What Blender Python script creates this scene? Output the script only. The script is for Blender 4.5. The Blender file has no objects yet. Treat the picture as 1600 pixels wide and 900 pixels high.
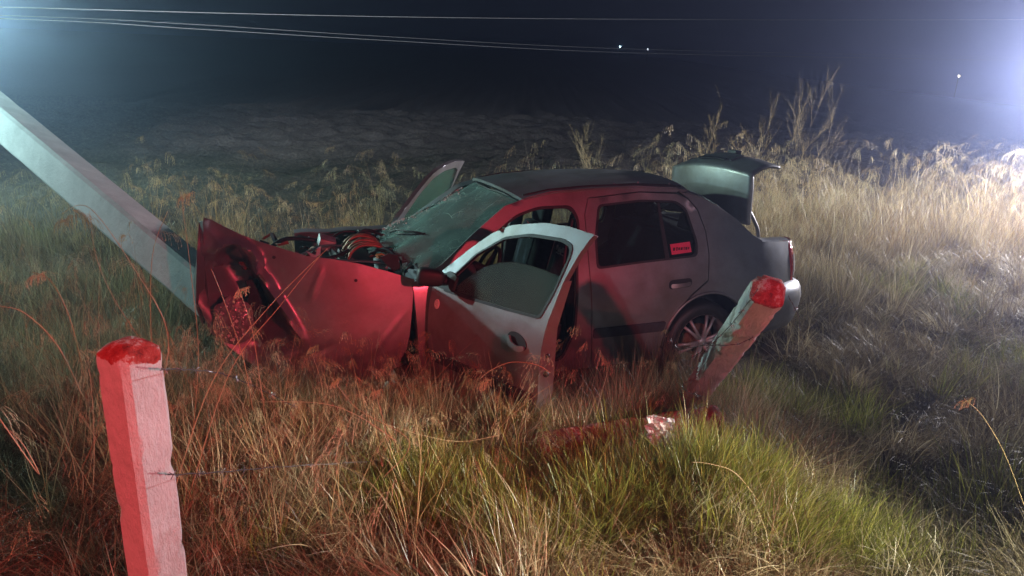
import bpy, bmesh, math, random
import numpy as np
from mathutils import Vector, Matrix, Euler, noise
from mathutils.geometry import delaunay_2d_cdt

S = bpy.context.scene
COL = S.collection
R = math.radians
random.seed(7)
RNG = np.random.default_rng(11)

# ------------------------------------------------------------------ camera
EYE = 2.2
PITCH, ROLL, FPX = R(17.6), R(2.5), 1100.0
cam_data = bpy.data.cameras.new('camera')
cam = bpy.data.objects.new('camera', cam_data)
COL.objects.link(cam)
cam_data.sensor_width = 36.0
cam_data.lens = 36.0 * FPX / 1600.0
cam_data.clip_start = 0.05
cam_data.clip_end = 3000
FWD = Vector((0, math.cos(PITCH), -math.sin(PITCH)))
_r0 = Vector((1, 0, 0)); _u0 = _r0.cross(FWD)
RT = math.cos(ROLL) * _r0 + math.sin(ROLL) * _u0
UP = -math.sin(ROLL) * _r0 + math.cos(ROLL) * _u0
ORG = Vector((0, 0, EYE))
cam.matrix_world = Matrix(((RT.x, UP.x, -FWD.x, 0), (RT.y, UP.y, -FWD.y, 0), (RT.z, UP.z, -FWD.z, EYE), (0, 0, 0, 1)))
S.camera = cam

# ------------------------------------------------------------------ night sky
world = bpy.data.worlds.new('World')
S.world = world
world.use_nodes = True
bg = world.node_tree.nodes['Background']
bg.inputs[0].default_value = (0.28, 0.36, 0.62, 1)
bg.inputs[1].default_value = 0.018

# ------------------------------------------------------------------ lamps of the rescue vehicles round the wreck, plus added fill lights
def lamp(name, typ, loc, col, power, radius, target=None, size=60, blend=.5):
    d = bpy.data.lights.new(name, typ)
    d.color = col; d.energy = power; d.shadow_soft_size = radius
    if typ == 'SPOT':
        d.spot_size = R(size); d.spot_blend = blend
    o = bpy.data.objects.new(name, d)
    COL.objects.link(o)
    o.location = loc
    if target is not None:
        o.rotation_euler = (Vector(target) - Vector(loc)).to_track_quat('-Z', 'Y').to_euler()
    return o
lamp('white_work_lamp', 'POINT', (7.55, 9.2, 2.45), (.95, .92, 1.0), 3000, .10)
lamp('left_flood_lamp', 'SPOT', (-6.4, 5.7, 2.45), (.62, .98, 1.0), 640, .08, (1.6, 4.5, .8), 70, .6)
lamp('pole_fill_light', 'POINT', (-5.05, 5.75, 2.62), (.50, .96, .95), 90, .06)  # extra cyan point, added to brighten the leaning pole
lamp('cyan_flood_lamp', 'POINT', (-8.2, 10.2, 2.9), (.66, 1.0, .82), 1350, .10)
lamp('verge_fill_spot', 'SPOT', (-9.6, 9.6, 3.3), (1.0, .97, .80), 5200, .10, (1.5, 7.9, .7), 36, .7)  # added spot that brightens the grass behind the car
lamp('field_fill_spot', 'SPOT', (-9.5, 8.0, 4.2), (.80, .84, 1.0), 8500, .10, (4, 50, 2), 60, .9)  # spot put in to light up the far field
lamp('red_beacon', 'SPOT', (2.5, -1.0, 2.7), (1.0, .065, .10), 760, .06, (-1.2, 3.95, .9), 56, .9)
lamp('red_beacon', 'SPOT', (-3.0, -1.5, 2.6), (1.0, .12, .11), 520, .06, (-1.15, 1.8, .9), 24, .5)
lamp('right_headlamp', 'SPOT', (4.4, 1.3, 1.75), (1.0, .95, .76), 1800, .07, (.42, 2.55, .10), 24, .45)
lamp('right_headlamp', 'SPOT', (4.4, .7, 1.75), (1.0, .93, .88), 420, .07, (-1.0, 1.55, .95), 17, .6)
lamp('right_headlamp', 'SPOT', (4.4, .7, 1.75), (1.0, .96, .82), 2300, .07, (-.80, 2.62, .22), 12.5, .7)  # third narrow beam, added to lift the matted straw
lamp('white_fill_spot', 'SPOT', (3.5, -4.5, 3.6), (.92, .86, 1.0), 650, .10, (2.1, 4.8, .8), 22, .9)  # unseen white fill added for the leaning post and the car's rear

S.view_settings.view_transform = 'Standard'
S.view_settings.look = 'None'
S.view_settings.exposure = 0.0
S.view_settings.gamma = 1.0
S.cycles.use_denoising = True
S.cycles.max_bounces = 8
S.cycles.transparent_max_bounces = 16
S.cycles.volume_bounces = 0
S.cycles.sample_clamp_indirect = 4.0

# ------------------------------------------------------------------ helpers
def ray(px, py):
    return FWD + RT * ((px - 800) / FPX) + UP * ((450 - py) / FPX)
def at(px, py, Y):                       # the point at distance Y in front of the camera seen at a photo pixel
    r = ray(px, py)
    return ORG + r * (Y / r.y)
def sstep(a, b, x):
    t = min(1, max(0, (x - a) / (b - a)))
    return t * t * (3 - 2 * t)

def gh(x, y):                            # height of the verge
    z = .30 * sstep(4.6, 3.0, y) + .10 * sstep(2.6, .5, y)
    z += -.36 * math.exp(-((x - 2.0) ** 2 / .30 + (y - 3.15) ** 2 / .5))
    z += .10 * math.exp(-((x - .8) ** 2 / .25 + (y - 2.6) ** 2 / .15))
    z += .14 * math.exp(-((x - 2.3) ** 2 / .4 + (y - 2.1) ** 2 / .2))
    z += .10 * math.exp(-((x - 1.7) ** 2 / .3 + (y - 4.0) ** 2 / .15))
    n = noise.noise(Vector((x * .9, y * .9, 3.1))) * .14 + noise.noise(Vector((x * 2.7, y * 2.7, 9.1))) * .08
    z += n * (1 if y > -1 else .3)
    f = sstep(8.0, 10.0, y - .1 * x)
    if f > 0:
        c = noise.noise(Vector((x * 1.9, y * 3.1, 1.7))) * .12 + abs(noise.noise(Vector((x * 5.3, y * 6.1, 4.0)))) * .09
        c += .05 * math.sin((y - .25 * x) * 5.2 + 2 * noise.noise(Vector((x * .3, y * .3, 0))))
        fade = 1 - sstep(22, 60, y)
        z += f * (c * fade - .15)
    z += .045 * max(0, min(y, 118) - 14) * sstep(62, 15, x)
    return z

def link(o, parent=None):
    COL.objects.link(o)
    if parent is not None:
        o.parent = parent
    return o
def props(o, label=None, cat=None, group=None, kind=None):
    for k, v in (('label', label), ('category', cat), ('group', group), ('kind', kind)):
        if v: o[k] = v
    return o
def empty(name, loc=(0, 0, 0), label=None, cat=None, group=None, rot=None):
    o = bpy.data.objects.new(name, None)
    o.empty_display_size = .2
    o.location = loc
    if rot is not None: o.rotation_euler = rot
    link(o)
    return props(o, label, cat, group)
def mesh(name, verts, faces, mat, parent=None, smooth=True):
    me = bpy.data.meshes.new(name)
    me.from_pydata([tuple(v) for v in verts], [], faces)
    me.materials.append(mat)
    if smooth:
        me.polygons.foreach_set('use_smooth', [True] * len(me.polygons))
    me.update()
    return link(bpy.data.objects.new(name, me), parent)
def from_bm(name, bm, mat, parent=None, smooth=True):
    me = bpy.data.meshes.new(name)
    bmesh.ops.recalc_face_normals(bm, faces=bm.faces)
    bm.to_mesh(me); bm.free()
    for m in (mat if isinstance(mat, (list, tuple)) else [mat]): me.materials.append(m)
    if smooth:
        me.polygons.foreach_set('use_smooth', [True] * len(me.polygons))
    return link(bpy.data.objects.new(name, me), parent)
def solid(o, t, offset=-1, bev=0):
    m = o.modifiers.new('thickness', 'SOLIDIFY'); m.thickness = t; m.offset = offset
    e = o.modifiers.new('crisp_edges', 'EDGE_SPLIT'); e.split_angle = R(42)
    if bev:
        b = o.modifiers.new('bevel', 'BEVEL'); b.width = bev; b.segments = 2; b.limit_method = 'ANGLE'
    return o
def split_norm(o, ang=35):
    me = o.data
    try: me.set_sharp_from_angle(angle=R(ang))
    except Exception: pass
    return o

def catmull(pts, n=8, closed=False):
    P = [Vector(p) for p in pts]; out = []
    m = len(P)
    rng = range(m if closed else m - 1)
    for i in rng:
        if closed: a, b, c, d = P[i - 1], P[i], P[(i + 1) % m], P[(i + 2) % m]
        else: a, b, c, d = P[max(i - 1, 0)], P[i], P[i + 1], P[min(i + 2, m - 1)]
        for k in range(n):
            t = k / n
            out.append(.5 * ((2 * b) + (c - a) * t + (2 * a - 5 * b + 4 * c - d) * t * t + (3 * b - a - 3 * c + d) * t ** 3))
    if not closed: out.append(P[-1])
    return out
def tube_bm(bm, pts, r, sides=6, cap=True):
    P = [Vector(p) for p in pts]; n = len(P)
    rr = r if isinstance(r, (list, tuple)) else [r] * n
    rings = []
    ref = Vector((0, 0, 1))
    for i, p in enumerate(P):
        t = (P[min(i + 1, n - 1)] - P[max(i - 1, 0)]).normalized()
        if abs(t.dot(ref)) > .95: ref = Vector((1, 0, 0)) if abs(t.x) < .9 else Vector((0, 1, 0))
        a = t.cross(ref).normalized(); b = t.cross(a)
        ref = a.cross(t).normalized()
        rings.append([bm.verts.new(p + (a * math.cos(2 * math.pi * k / sides) + b * math.sin(2 * math.pi * k / sides)) * rr[i]) for k in range(sides)])
    for i in range(n - 1):
        for k in range(sides):
            bm.faces.new((rings[i][k], rings[i][(k + 1) % sides], rings[i + 1][(k + 1) % sides], rings[i + 1][k]))
    if cap and sides > 2:
        bm.faces.new(rings[0][::-1]); bm.faces.new(rings[-1])
def tube(name, pts, r, mat, parent=None, sides=8):
    bm = bmesh.new(); tube_bm(bm, pts, r, sides)
    return from_bm(name, bm, mat, parent)
def box_bm(bm, c, s, rot=None, jitter=0, bevel=0):
    mt = Matrix.Translation(Vector(c)) @ (Euler(rot).to_matrix().to_4x4() if rot else Matrix()) @ Matrix.Diagonal((*s, 1))
    g = bmesh.ops.create_cube(bm, size=1, matrix=mt)
    if jitter:
        for v in g['verts']: v.co += Vector((random.uniform(-1, 1), random.uniform(-1, 1), random.uniform(-1, 1))) * jitter
    if bevel:
        es = {e for v in g['verts'] for e in v.link_edges}
        bmesh.ops.bevel(bm, geom=list(es), offset=bevel, segments=2, affect='EDGES', profile=.6)
def box(name, c, s, mat, parent=None, rot=None, jitter=0, bevel=0):
    bm = bmesh.new(); box_bm(bm, c, s, rot, jitter, bevel)
    return split_norm(from_bm(name, bm, mat, parent))

def inside(p, poly):
    x, y = p; c = False; n = len(poly)
    for i in range(n):
        x1, y1 = poly[i]; x2, y2 = poly[i - 1]
        if (y1 > y) != (y2 > y) and x < (x2 - x1) * (y - y1) / (y2 - y1) + x1: c = not c
    return c
def dist_poly(p, poly):
    best = 9; n = len(poly)
    for i in range(n):
        ax, ay = poly[i - 1]; bx, by = poly[i]
        dx, dy = bx - ax, by - ay
        L = dx * dx + dy * dy
        t = max(0, min(1, ((p[0] - ax) * dx + (p[1] - ay) * dy) / L)) if L > 1e-12 else 0
        d = math.hypot(p[0] - ax - dx * t, p[1] - ay - dy * t)
        if d < best: best = d
    return best
def dens(poly, step):
    out = []; n = len(poly)
    for i in range(n):
        a = poly[i]; b = poly[(i + 1) % n]
        k = max(1, int(math.hypot(b[0] - a[0], b[1] - a[1]) / step))
        for j in range(k): out.append((a[0] + (b[0] - a[0]) * j / k, a[1] + (b[1] - a[1]) * j / k))
    return out
def rounded(poly, r=.03):
    out = []; n = len(poly)
    for i in range(n):
        a, b, c = Vector(poly[i - 1]), Vector(poly[i]), Vector(poly[(i + 1) % n])
        ra = min(r, (a - b).length * .45); rc = min(r, (c - b).length * .45)
        p = b + (a - b).normalized() * ra; q = b + (c - b).normalized() * rc
        for t in (0, .25, .5, .75, 1):
            out.append(tuple((1 - t) ** 2 * p + 2 * t * (1 - t) * b + t * t * q))
    return out
def sheet(name, outline, holes, step, fn, mat, parent, flip=False, thick=0, smooth=True):
    """a triangulated sheet over (u, v), lifted to 3-D by fn(u, v)"""
    outline = dens(outline, step); holes = [dens(h, step) for h in holes]
    us = [p[0] for p in outline]; vs = [p[1] for p in outline]
    pts = [Vector(p) for p in outline]; edges = [(i, (i + 1) % len(outline)) for i in range(len(outline))]
    for h in holes:
        o = len(pts); pts += [Vector(p) for p in h]; edges += [(o + i, o + (i + 1) % len(h)) for i in range(len(h))]
    v = min(vs); k = 0
    while v < max(vs):
        u = min(us) + (step / 2 if k % 2 else 0)
        while u < max(us):
            if inside((u, v), outline) and not any(inside((u, v), h) for h in holes) and dist_poly((u, v), outline) > step * .45 and all(dist_poly((u, v), h) > step * .45 for h in holes):
                pts.append(Vector((u, v)))
            u += step
        v += step * .87; k += 1
    V, _, Fc, _, _, _ = delaunay_2d_cdt(pts, edges, [], 0, 1e-6)
    faces = []
    for f in Fc:
        c = ((V[f[0]].x + V[f[1]].x + V[f[2]].x) / 3, (V[f[0]].y + V[f[1]].y + V[f[2]].y) / 3)
        if inside(c, outline) and not any(inside(c, h) for h in holes):
            faces.append(tuple(f) if not flip else tuple(f)[::-1])
    o = mesh(name, [fn(p.x, p.y) for p in V], faces, mat, parent, smooth)
    if thick: solid(o, thick)
    return o

# ------------------------------------------------------------------ materials
class NT:
    def __init__(s, name):
        s.m = bpy.data.materials.new(name); s.m.use_nodes = True
        s.t = s.m.node_tree; s.t.nodes.clear()
        s.out = s.n('ShaderNodeOutputMaterial')
    def n(s, typ, **kw):
        nd = s.t.nodes.new(typ)
        for k, v in kw.items(): setattr(nd, k, v)
        return nd
    def l(s, a, b): s.t.links.new(a, b)
    def noise(s, scale, detail=6, rough=.6, coord='Object', vec=(1, 1, 1), dist=0):
        tc = s.n('ShaderNodeTexCoord'); mp = s.n('ShaderNodeMapping'); mp.inputs['Scale'].default_value = vec
        nz = s.n('ShaderNodeTexNoise'); nz.inputs['Scale'].default_value = scale; nz.inputs['Detail'].default_value = detail
        nz.inputs['Roughness'].default_value = rough; nz.inputs['Distortion'].default_value = dist
        s.l(tc.outputs[coord], mp.inputs[0]); s.l(mp.outputs[0], nz.inputs['Vector'])
        return nz.outputs['Fac']
    def ramp(s, fac, stops):
        r = s.n('ShaderNodeValToRGB')
        e = r.color_ramp.elements
        while len(e) < len(stops): e.new(.5)
        for i, (p, c) in enumerate(stops):
            e[i].position = p; e[i].color = (*c, 1) if len(c) == 3 else c
        s.l(fac, r.inputs[0]); return r.outputs[0]
    def mix(s, fac, a, b):
        m = s.n('ShaderNodeMix', data_type='RGBA')
        for sock, v in ((m.inputs[0], fac), (m.inputs[6], a), (m.inputs[7], b)):
            if hasattr(v, 'links'): s.l(v, sock)
            else: sock.default_value = v if isinstance(v, (int, float)) else (*v, 1)
        return m.outputs[2]
    def bump(s, h, strength=.3, dist=.01):
        b = s.n('ShaderNodeBump'); b.inputs['Strength'].default_value = strength; b.inputs['Distance'].default_value = dist
        s.l(h, b.inputs['Height']); return b.outputs[0]
    def bsdf(s, col, rough=.6, metal=0, normal=None, spec=None, coat=0, emit=None, estr=0):
        b = s.n('ShaderNodeBsdfPrincipled')
        for sock, v in ((b.inputs['Base Color'], col), (b.inputs['Roughness'], rough), (b.inputs['Metallic'], metal)):
            if hasattr(v, 'links'): s.l(v, sock)
            else: sock.default_value = v if isinstance(v, (int, float)) else (*v, 1)
        if normal is not None: s.l(normal, b.inputs['Normal'])
        if spec is not None: b.inputs['Specular IOR Level'].default_value = spec
        b.inputs['Coat Weight'].default_value = coat; b.inputs['Coat Roughness'].default_value = .12
        if emit: b.inputs['Emission Color'].default_value = (*emit, 1); b.inputs['Emission Strength'].default_value = estr
        s.l(b.outputs[0], s.out.inputs[0]); return b

def simple(name, col, rough=.6, metal=0, var=.25, scale=12, bump=.1, bscale=60, coat=0):
    t = NT(name)
    c = t.ramp(t.noise(scale), [(.3, tuple(v * (1 - var) for v in col)), (.7, tuple(min(1, v * (1 + var)) for v in col))])
    t.bsdf(c, rough, metal, t.bump(t.noise(bscale, 4), bump, .004), coat=coat)
    return t.m
def paint_mat():
    t = NT('dusty_silver_paint')
    base = t.ramp(t.noise(3.5, 5), [(.3, (.27, .28, .295)), (.7, (.33, .34, .355))])
    dirt = t.ramp(t.noise(2.2, 9, .7), [(.42, (0, 0, 0)), (.66, (.8, .8, .8))])
    speck = t.ramp(t.noise(90, 3, .8), [(.66, (0, 0, 0)), (.74, (.6, .6, .6))])
    c = t.mix(dirt, base, (.20, .18, .155)); c = t.mix(speck, c, (.13, .12, .105))
    r = t.ramp(t.noise(5, 6), [(.3, (.34,) * 3), (.8, (.52,) * 3)])
    t.bsdf(c, r, .60, t.bump(t.noise(4.5, 2), .04, .02), coat=.15)
    return t.m
def glass_mat(name, tint, clear=.75, dust=.15, rough=.04, crack=False):
    t = NT(name)
    tr = t.n('ShaderNodeBsdfTransparent'); tr.inputs[0].default_value = (*tint, 1)
    gl = t.n('ShaderNodeBsdfGlossy'); gl.inputs['Roughness'].default_value = rough; gl.inputs[0].default_value = (.9, 1, .97, 1)
    df = t.n('ShaderNodeBsdfDiffuse'); df.inputs[0].default_value = (.38, .50, .45, 1)
    fr = t.n('ShaderNodeFresnel'); fr.inputs[0].default_value = 1.5
    m1 = t.n('ShaderNodeMixShader'); m2 = t.n('ShaderNodeMixShader')
    fac = t.noise(7, 8, .7)
    mm = t.n('ShaderNodeMapRange'); t.l(fac, mm.inputs[0])
    mm.inputs[1].default_value = .35; mm.inputs[2].default_value = .75; mm.inputs[3].default_value = dust * .75; mm.inputs[4].default_value = dust * 1.25
    fo = mm.outputs[0]
    if crack:
        tc = t.n('ShaderNodeTexCoord')
        vo = t.n('ShaderNodeTexVoronoi', feature='DISTANCE_TO_EDGE'); vo.inputs['Scale'].default_value = 7
        wz = t.n('ShaderNodeTexNoise'); wz.inputs['Scale'].default_value = 3
        mx = t.n('ShaderNodeMix', data_type='VECTOR'); mx.inputs[0].default_value = .25
        t.l(tc.outputs['Object'], wz.inputs['Vector']); t.l(tc.outputs['Object'], mx.inputs[4]); t.l(wz.outputs['Color'], mx.inputs[5])
        t.l(mx.outputs[1], vo.inputs['Vector'])
        cr = t.ramp(vo.outputs['Distance'], [(0, (1, 1, 1)), (.012, (0, 0, 0))])
        mask = t.ramp(t.noise(2.2, 3), [(.52, (0, 0, 0)), (.62, (.8, .8, .8))])
        mu = t.n('ShaderNodeMath', operation='MULTIPLY'); t.l(cr, mu.inputs[0]); t.l(mask, mu.inputs[1])
        ad = t.n('ShaderNodeMath', operation='ADD', use_clamp=True); t.l(mu.outputs[0], ad.inputs[0]); t.l(fo, ad.inputs[1]); fo = ad.outputs[0]
        nb = t.bump(t.noise(5, 3), .25, .05); t.l(nb, gl.inputs['Normal'])
    t.l(fr.outputs[0], m1.inputs[0]); t.l(tr.outputs[0], m1.inputs[1]); t.l(gl.outputs[0], m1.inputs[2])
    t.l(fo, m2.inputs[0]); t.l(m1.outputs[0], m2.inputs[1]); t.l(df.outputs[0], m2.inputs[2])
    t.l(m2.outputs[0], t.out.inputs[0])
    return t.m
def lens_mat(name, col, rough=.12):
    t = NT(name)
    v = t.n('ShaderNodeTexVoronoi'); v.inputs['Scale'].default_value = 70
    tc = t.n('ShaderNodeTexCoord'); t.l(tc.outputs['Object'], v.inputs['Vector'])
    t.bsdf(col, rough, 0, t.bump(v.outputs['Distance'], .5, .01), coat=1)
    return t.m
PAINT = paint_mat()
BLACK = simple('black_rubber', (.018, .018, .019), .55, 0, .3)
TRIM = simple('grey_plastic_trim', (.045, .045, .05), .6, 0, .25, 20, .2)
CLOTH = simple('charcoal_seat_cloth', (.022, .024, .03), .95, 0, .4, 30, .4, 300)
CLOTH2 = simple('blue_grey_seat_cloth', (.06, .075, .10), .95, 0, .3, 30, .4, 300)
STEEL = simple('bare_steel', (.33, .33, .34), .38, .9, .3, 8, .3)
RUST = simple('rusty_steel', (.20, .085, .05), .75, .3, .5, 10, .5)
ALLOY = simple('dirty_alloy', (.44, .44, .45), .45, .5, .3, 9, .2)
COPPER = simple('brown_manifold', (.34, .18, .12), .5, .35, .35, 14, .3)
ORANGE = simple('orange_plastic_cap', (.75, .16, .04), .5)
WHITEP = simple('white_plastic', (.62, .63, .62), .45)
INNER = simple('inner_metal', (.10, .10, .105), .6, .3, .3)
GLASS = glass_mat('side_glass', (.78, .85, .82), dust=.07)
DARKGLASS = glass_mat('tinted_rear_glass', (.34, .40, .39), dust=.03)
REARWIN = glass_mat('rear_window_glass', (.55, .62, .58), dust=.12)
WIND = glass_mat('cracked_windscreen', (.62, .80, .71), dust=.36, crack=True)
DIRTGLASS = glass_mat('dusty_door_glass', (.84, .90, .87), dust=.04)
REDLENS = lens_mat('red_lens', (.55, .012, .01))
CLEARLENS = lens_mat('clear_lens', (.75, .70, .66))
REDRECT = simple('bright_red_rectangle', (.95, .06, .15), .35, 0, .05)
DARKMARK = simple('dark_red_marks', (.12, .01, .015), .6)
PRINT = simple('pale_fabric_print', (.6, .62, .6), .9)

# ------------------------------------------------------------------ the car
CROT = Euler((R(-2.9), R(-1.0), R(19.8)), 'XYZ')
CM3 = CROT.to_matrix()
CORG = Vector((.078, 5.115, -.02)) - CM3 @ Vector((2.1, 0, 0))
def to_car(p): return CM3.transposed() @ (Vector(p) - CORG)
def to_world(p): return CM3 @ Vector(p) + CORG
car = empty('crashed_car', CORG, 'wrecked silver four door saloon car with crushed front, open doors and raised boot lid', 'car', rot=CROT)

def side(x, z):                      # half width of the body at (x, z)
    if z > .95: b = .755 - .36 * (z - .95)
    elif z > .6: b = .815 - .06 * ((z - .6) / .35) ** 2
    else: b = .815 - .05 * ((.6 - z) / .4) ** 2
    if x > 3.4: b -= .16 * ((x - 3.4) / .7) ** 2 * (1 if z < 1.0 else .6)
    if x < .9: b -= .1 * ((.9 - x) / .8) ** 2
    b -= .012 * math.exp(-((z - .72) / .03) ** 2) * 0
    return b
def fn_l(x, z, d=0): return (x, -side(x, z) - d, z)
def fn_r(x, z, d=0): return (x, side(x, z) + d, z)
def both(name, outline, holes, step, mat, parent, thick=.03, d=0, label=None):
    a = sheet(name, outline, holes, step, lambda u, v: fn_l(u, v, d), mat, parent, False, thick)
    b = sheet(name, outline, holes, step, lambda u, v: fn_r(u, v, d), mat, parent, True, thick)
    return a, b

REAR_HUB = (3.22, .335); RW = .30
def arc(cx, cz, r, a0, a1, n=18): return [(cx + r * math.cos(R(a0 + (a1 - a0) * i / n)), cz + r * math.sin(R(a0 + (a1 - a0) * i / n))) for i in range(n + 1)]
# rear quarter panel with its wheel arch; the rear door overlaps in front of the arch
arch_r = arc(REAR_HUB[0] + .02, REAR_HUB[1] + .0, .335, 172, -8, 20)
quarter = [(2.90, .30)] + arch_r + [(3.60, .30), (4.12, .33), (4.16, .62), (4.10, .66), (4.05, .80), (4.05, .965), (3.85, .985), (3.72, 1.00), (3.64, 1.045), (3.51, 1.16), (3.38, 1.25), (3.26, 1.315), (3.12, 1.36), (3.07, 1.372), (3.13, 1.33), (3.20, 1.25), (3.245, 1.10), (3.25, .95), (3.23, .76), (3.10, .67), (2.99, .56), (2.91, .42)]
both('rear_quarter_panel', quarter, [], .055, PAINT, car, .025)
# rear doors
rdoor = [(2.355, .22), (2.86, .22), (2.90, .43), (2.98, .565), (3.09, .68), (3.222, .77), (3.242, .95), (3.237, 1.10), (3.19, 1.245), (3.12, 1.325), (3.04, 1.358), (2.75, 1.378), (2.36, 1.352), (2.325, 1.25), (2.315, .9), (2.33, .5)]
rwin = rounded([(2.425, 1.312), (2.75, 1.332), (3.03, 1.315), (3.105, 1.262), (3.165, 1.03), (3.15, .935), (2.69, .918), (2.365, .90), (2.375, 1.10)], .035)
dl, dr = both('rear_door', rdoor, [rwin], .05, PAINT, car, .035, .002)
for sgn, dd, fn in ((-1, dl, fn_l), (1, dr, fn_r)):
    fl = sgn > 0
    sheet('window_glass', [(u, v) for u, v in rwin], [], .12, lambda u, v: fn(u, v, -.022), DARKGLASS if sgn < 0 else GLASS, dd, fl)
    seal_in = [(2.73 + (u - 2.73) * .955, 1.12 + (v - 1.12) * .93) for u, v in rwin]
    sheet('window_seal', rwin, [seal_in], .04, lambda u, v: fn(u, v, .004), BLACK, dd, fl, .012)
    # divider bar of the fixed quarter light
    sheet('window_divider', [(2.90, .925), (2.935, .925), (2.905, 1.325), (2.885, 1.325)], [], .06, lambda u, v: fn(u, v, -.012), BLACK, dd, fl, .01)
    cup = rounded([(2.905, .725), (3.09, .735), (3.095, .795), (2.91, .79)], .035)
    sheet('handle_recess', cup, [], .02, lambda u, v: fn(u, v, .0035), BLACK, dd, fl, .004)
    hd = sheet('handle', rounded([(2.92, .735), (3.075, .745), (3.08, .772), (2.92, .765)], .013), [], .015, lambda u, v: fn(u, v, .012 + .016 * max(0, 1 - ((u - 3.0) / .085) ** 2)), PAINT, dd, fl, .012)
    sheet('side_moulding', rounded([(2.34, .43), (2.88, .43), (2.895, .50), (2.34, .50)], .015), [], .05, lambda u, v: fn(u, v, .014), TRIM, dd, fl, .014)
# bright red rectangle with dark marks on the rear side glass
st = sheet('window_red_rectangle', [(2.955, .955), (3.115, .965), (3.11, 1.035), (2.95, 1.025)], [], .04, lambda u, v: fn_l(u, v, -.012), REDRECT, car, False, .002)
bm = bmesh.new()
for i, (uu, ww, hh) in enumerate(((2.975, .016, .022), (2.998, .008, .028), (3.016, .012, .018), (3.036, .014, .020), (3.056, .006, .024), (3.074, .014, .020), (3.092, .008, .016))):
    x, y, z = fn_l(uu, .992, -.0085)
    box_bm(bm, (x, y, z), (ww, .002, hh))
from_bm('dark_marks', bm, DARKMARK, st, False)

# frame between the front and rear doors, pillars, roof rail and sill on either side
frame_o = [(1.13, .90), (1.16, .20), (2.90, .195), (2.90, .26), (2.36, .26), (2.345, .5), (2.33, .9), (2.335, 1.25), (2.37, 1.356), (2.75, 1.384), (3.06, 1.368), (3.06, 1.40), (2.75, 1.420), (2.35, 1.415), (2.10, 1.405), (1.93, 1.372), (1.77, 1.325), (1.54, 1.165), (1.32, .995)]
frame_h = rounded([(1.25, .30), (2.13, .28), (2.215, .5), (2.235, .9), (2.285, 1.22), (2.24, 1.315), (2.0, 1.315), (1.84, 1.27), (1.62, 1.12), (1.36, .90)], .05)
both('body_side_frame', frame_o, [frame_h], .03, PAINT, car, .06, -.012)
# door seal round the opening
sheet('door_seal', frame_h, [[(1.76 + (u - 1.76) * .965, .8 + (v - .8) * .965) for u, v in frame_h]], .05, lambda u, v: fn_l(u, v, -.006), BLACK, car, False, .012)
sheet('door_seal', frame_h, [[(1.76 + (u - 1.76) * .965, .8 + (v - .8) * .965) for u, v in frame_h]], .05, lambda u, v: fn_r(u, v, -.006), BLACK, car, True, .012)

# roof
def roof_fn(x, t):                     # t -1..1 across
    zr = 1.40 - .00 * x
    xs = [1.90, 2.1, 2.35, 2.75, 3.06, 3.14]; zs = [1.366, 1.40, 1.413, 1.418, 1.398, 1.385]
    z = float(np.interp(x, xs, zs))
    w = side(x, z) - .006
    crown = .052 * (1 - abs(t) ** 2.4)
    x2 = x - (.07 * (1 - t * t) if x < 2.0 else 0) * (2.0 - x) / .1 + (.05 * (1 - t * t) * sstep(3.0, 3.14, x))
    return (x2, w * t, z + crown - .004)
nx, ny = 30, 24
rv = [roof_fn(1.90 + 1.24 * i / nx, -1 + 2 * j / ny) for i in range(nx + 1) for j in range(ny + 1)]
for k, v in enumerate(rv):
    n_ = noise.noise(Vector((v[0] * 2.2, v[1] * 2.2, 5))) * .008
    rv[k] = (v[0], v[1], v[2] + n_)
rf = [(i * (ny + 1) + j, (i + 1) * (ny + 1) + j, (i + 1) * (ny + 1) + j + 1, i * (ny + 1) + j + 1) for i in range(nx) for j in range(ny)]
roof = mesh('roof', rv, rf, PAINT, car); solid(roof, .02)
mesh('headlining', [(v[0], v[1] * .96, v[2] - .03) for v in rv], [f[::-1] for f in rf], CLOTH, car)
for sg in (-1, 1):
    ptr = [Vector(roof_fn(1.93 + 1.18 * i / 20, sg * .90)) + Vector((0, 0, .003)) for i in range(21)]
    tube('roof_drip_moulding', ptr, .006, BLACK, car, 6)
# a leaf of debris / dark chip on the roof by the windscreen
mesh('roof_dent_chip', [(1.955, .16, 1.418), (1.99, .05, 1.424), (2.01, .03, 1.426), (2.03, .14, 1.428), (1.99, .18, 1.43)], [(0, 1, 2, 3, 4)], BLACK, car, False)

# windscreen, bowed, sagging and torn at its foot
def ws_fn(u, v):                       # u 0 (near side) .. 1 (far side), v 0 foot .. 1 head
    a = Vector((1.27, -.655, .925)); b = Vector((1.215, .635, .975)); c = Vector((1.93, -.575, 1.345)); d = Vector((1.93, .575, 1.345))
    p = a * (1 - u) * (1 - v) + b * u * (1 - v) + c * (1 - u) * v + d * u * v
    bow = 4 * u * (1 - u)
    p += Vector((-.16, 0, .03)) * bow * (1 - .45 * v)
    n = Vector((-.5, 0, .85))
    sag = math.exp(-((u - .55) / .28) ** 2 - (v / .28) ** 2)
    p += n * (-.05 * sag) + Vector((-.05, 0, -.02)) * sag
    fold = math.exp(-(v / .22) ** 2)
    p += n * (.03 * math.sin(u * 22) * fold + .02 * noise.noise(Vector((u * 5, v * 5, 2))))
    return p
jag = [(0, .02), (.06, -.02), (.12, .04), (.2, -.05), (.27, .03), (.33, -.10), (.42, .0), (.5, -.12), (.58, -.02), (.66, -.10), (.75, .0), (.84, -.06), (.92, .01), (1, 0)]
ws = sheet('windscreen', jag + [(1, 1), (.5, 1.0), (0, 1)], [], .045, ws_fn, WIND, car, True)
solid(ws, .006)
edge = [ws_fn(t, 1.0) + Vector((-.004, 0, .006)) for t in np.linspace(0, 1, 16)]
tube('windscreen_seal', edge, .009, BLACK, car, 6)
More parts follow.
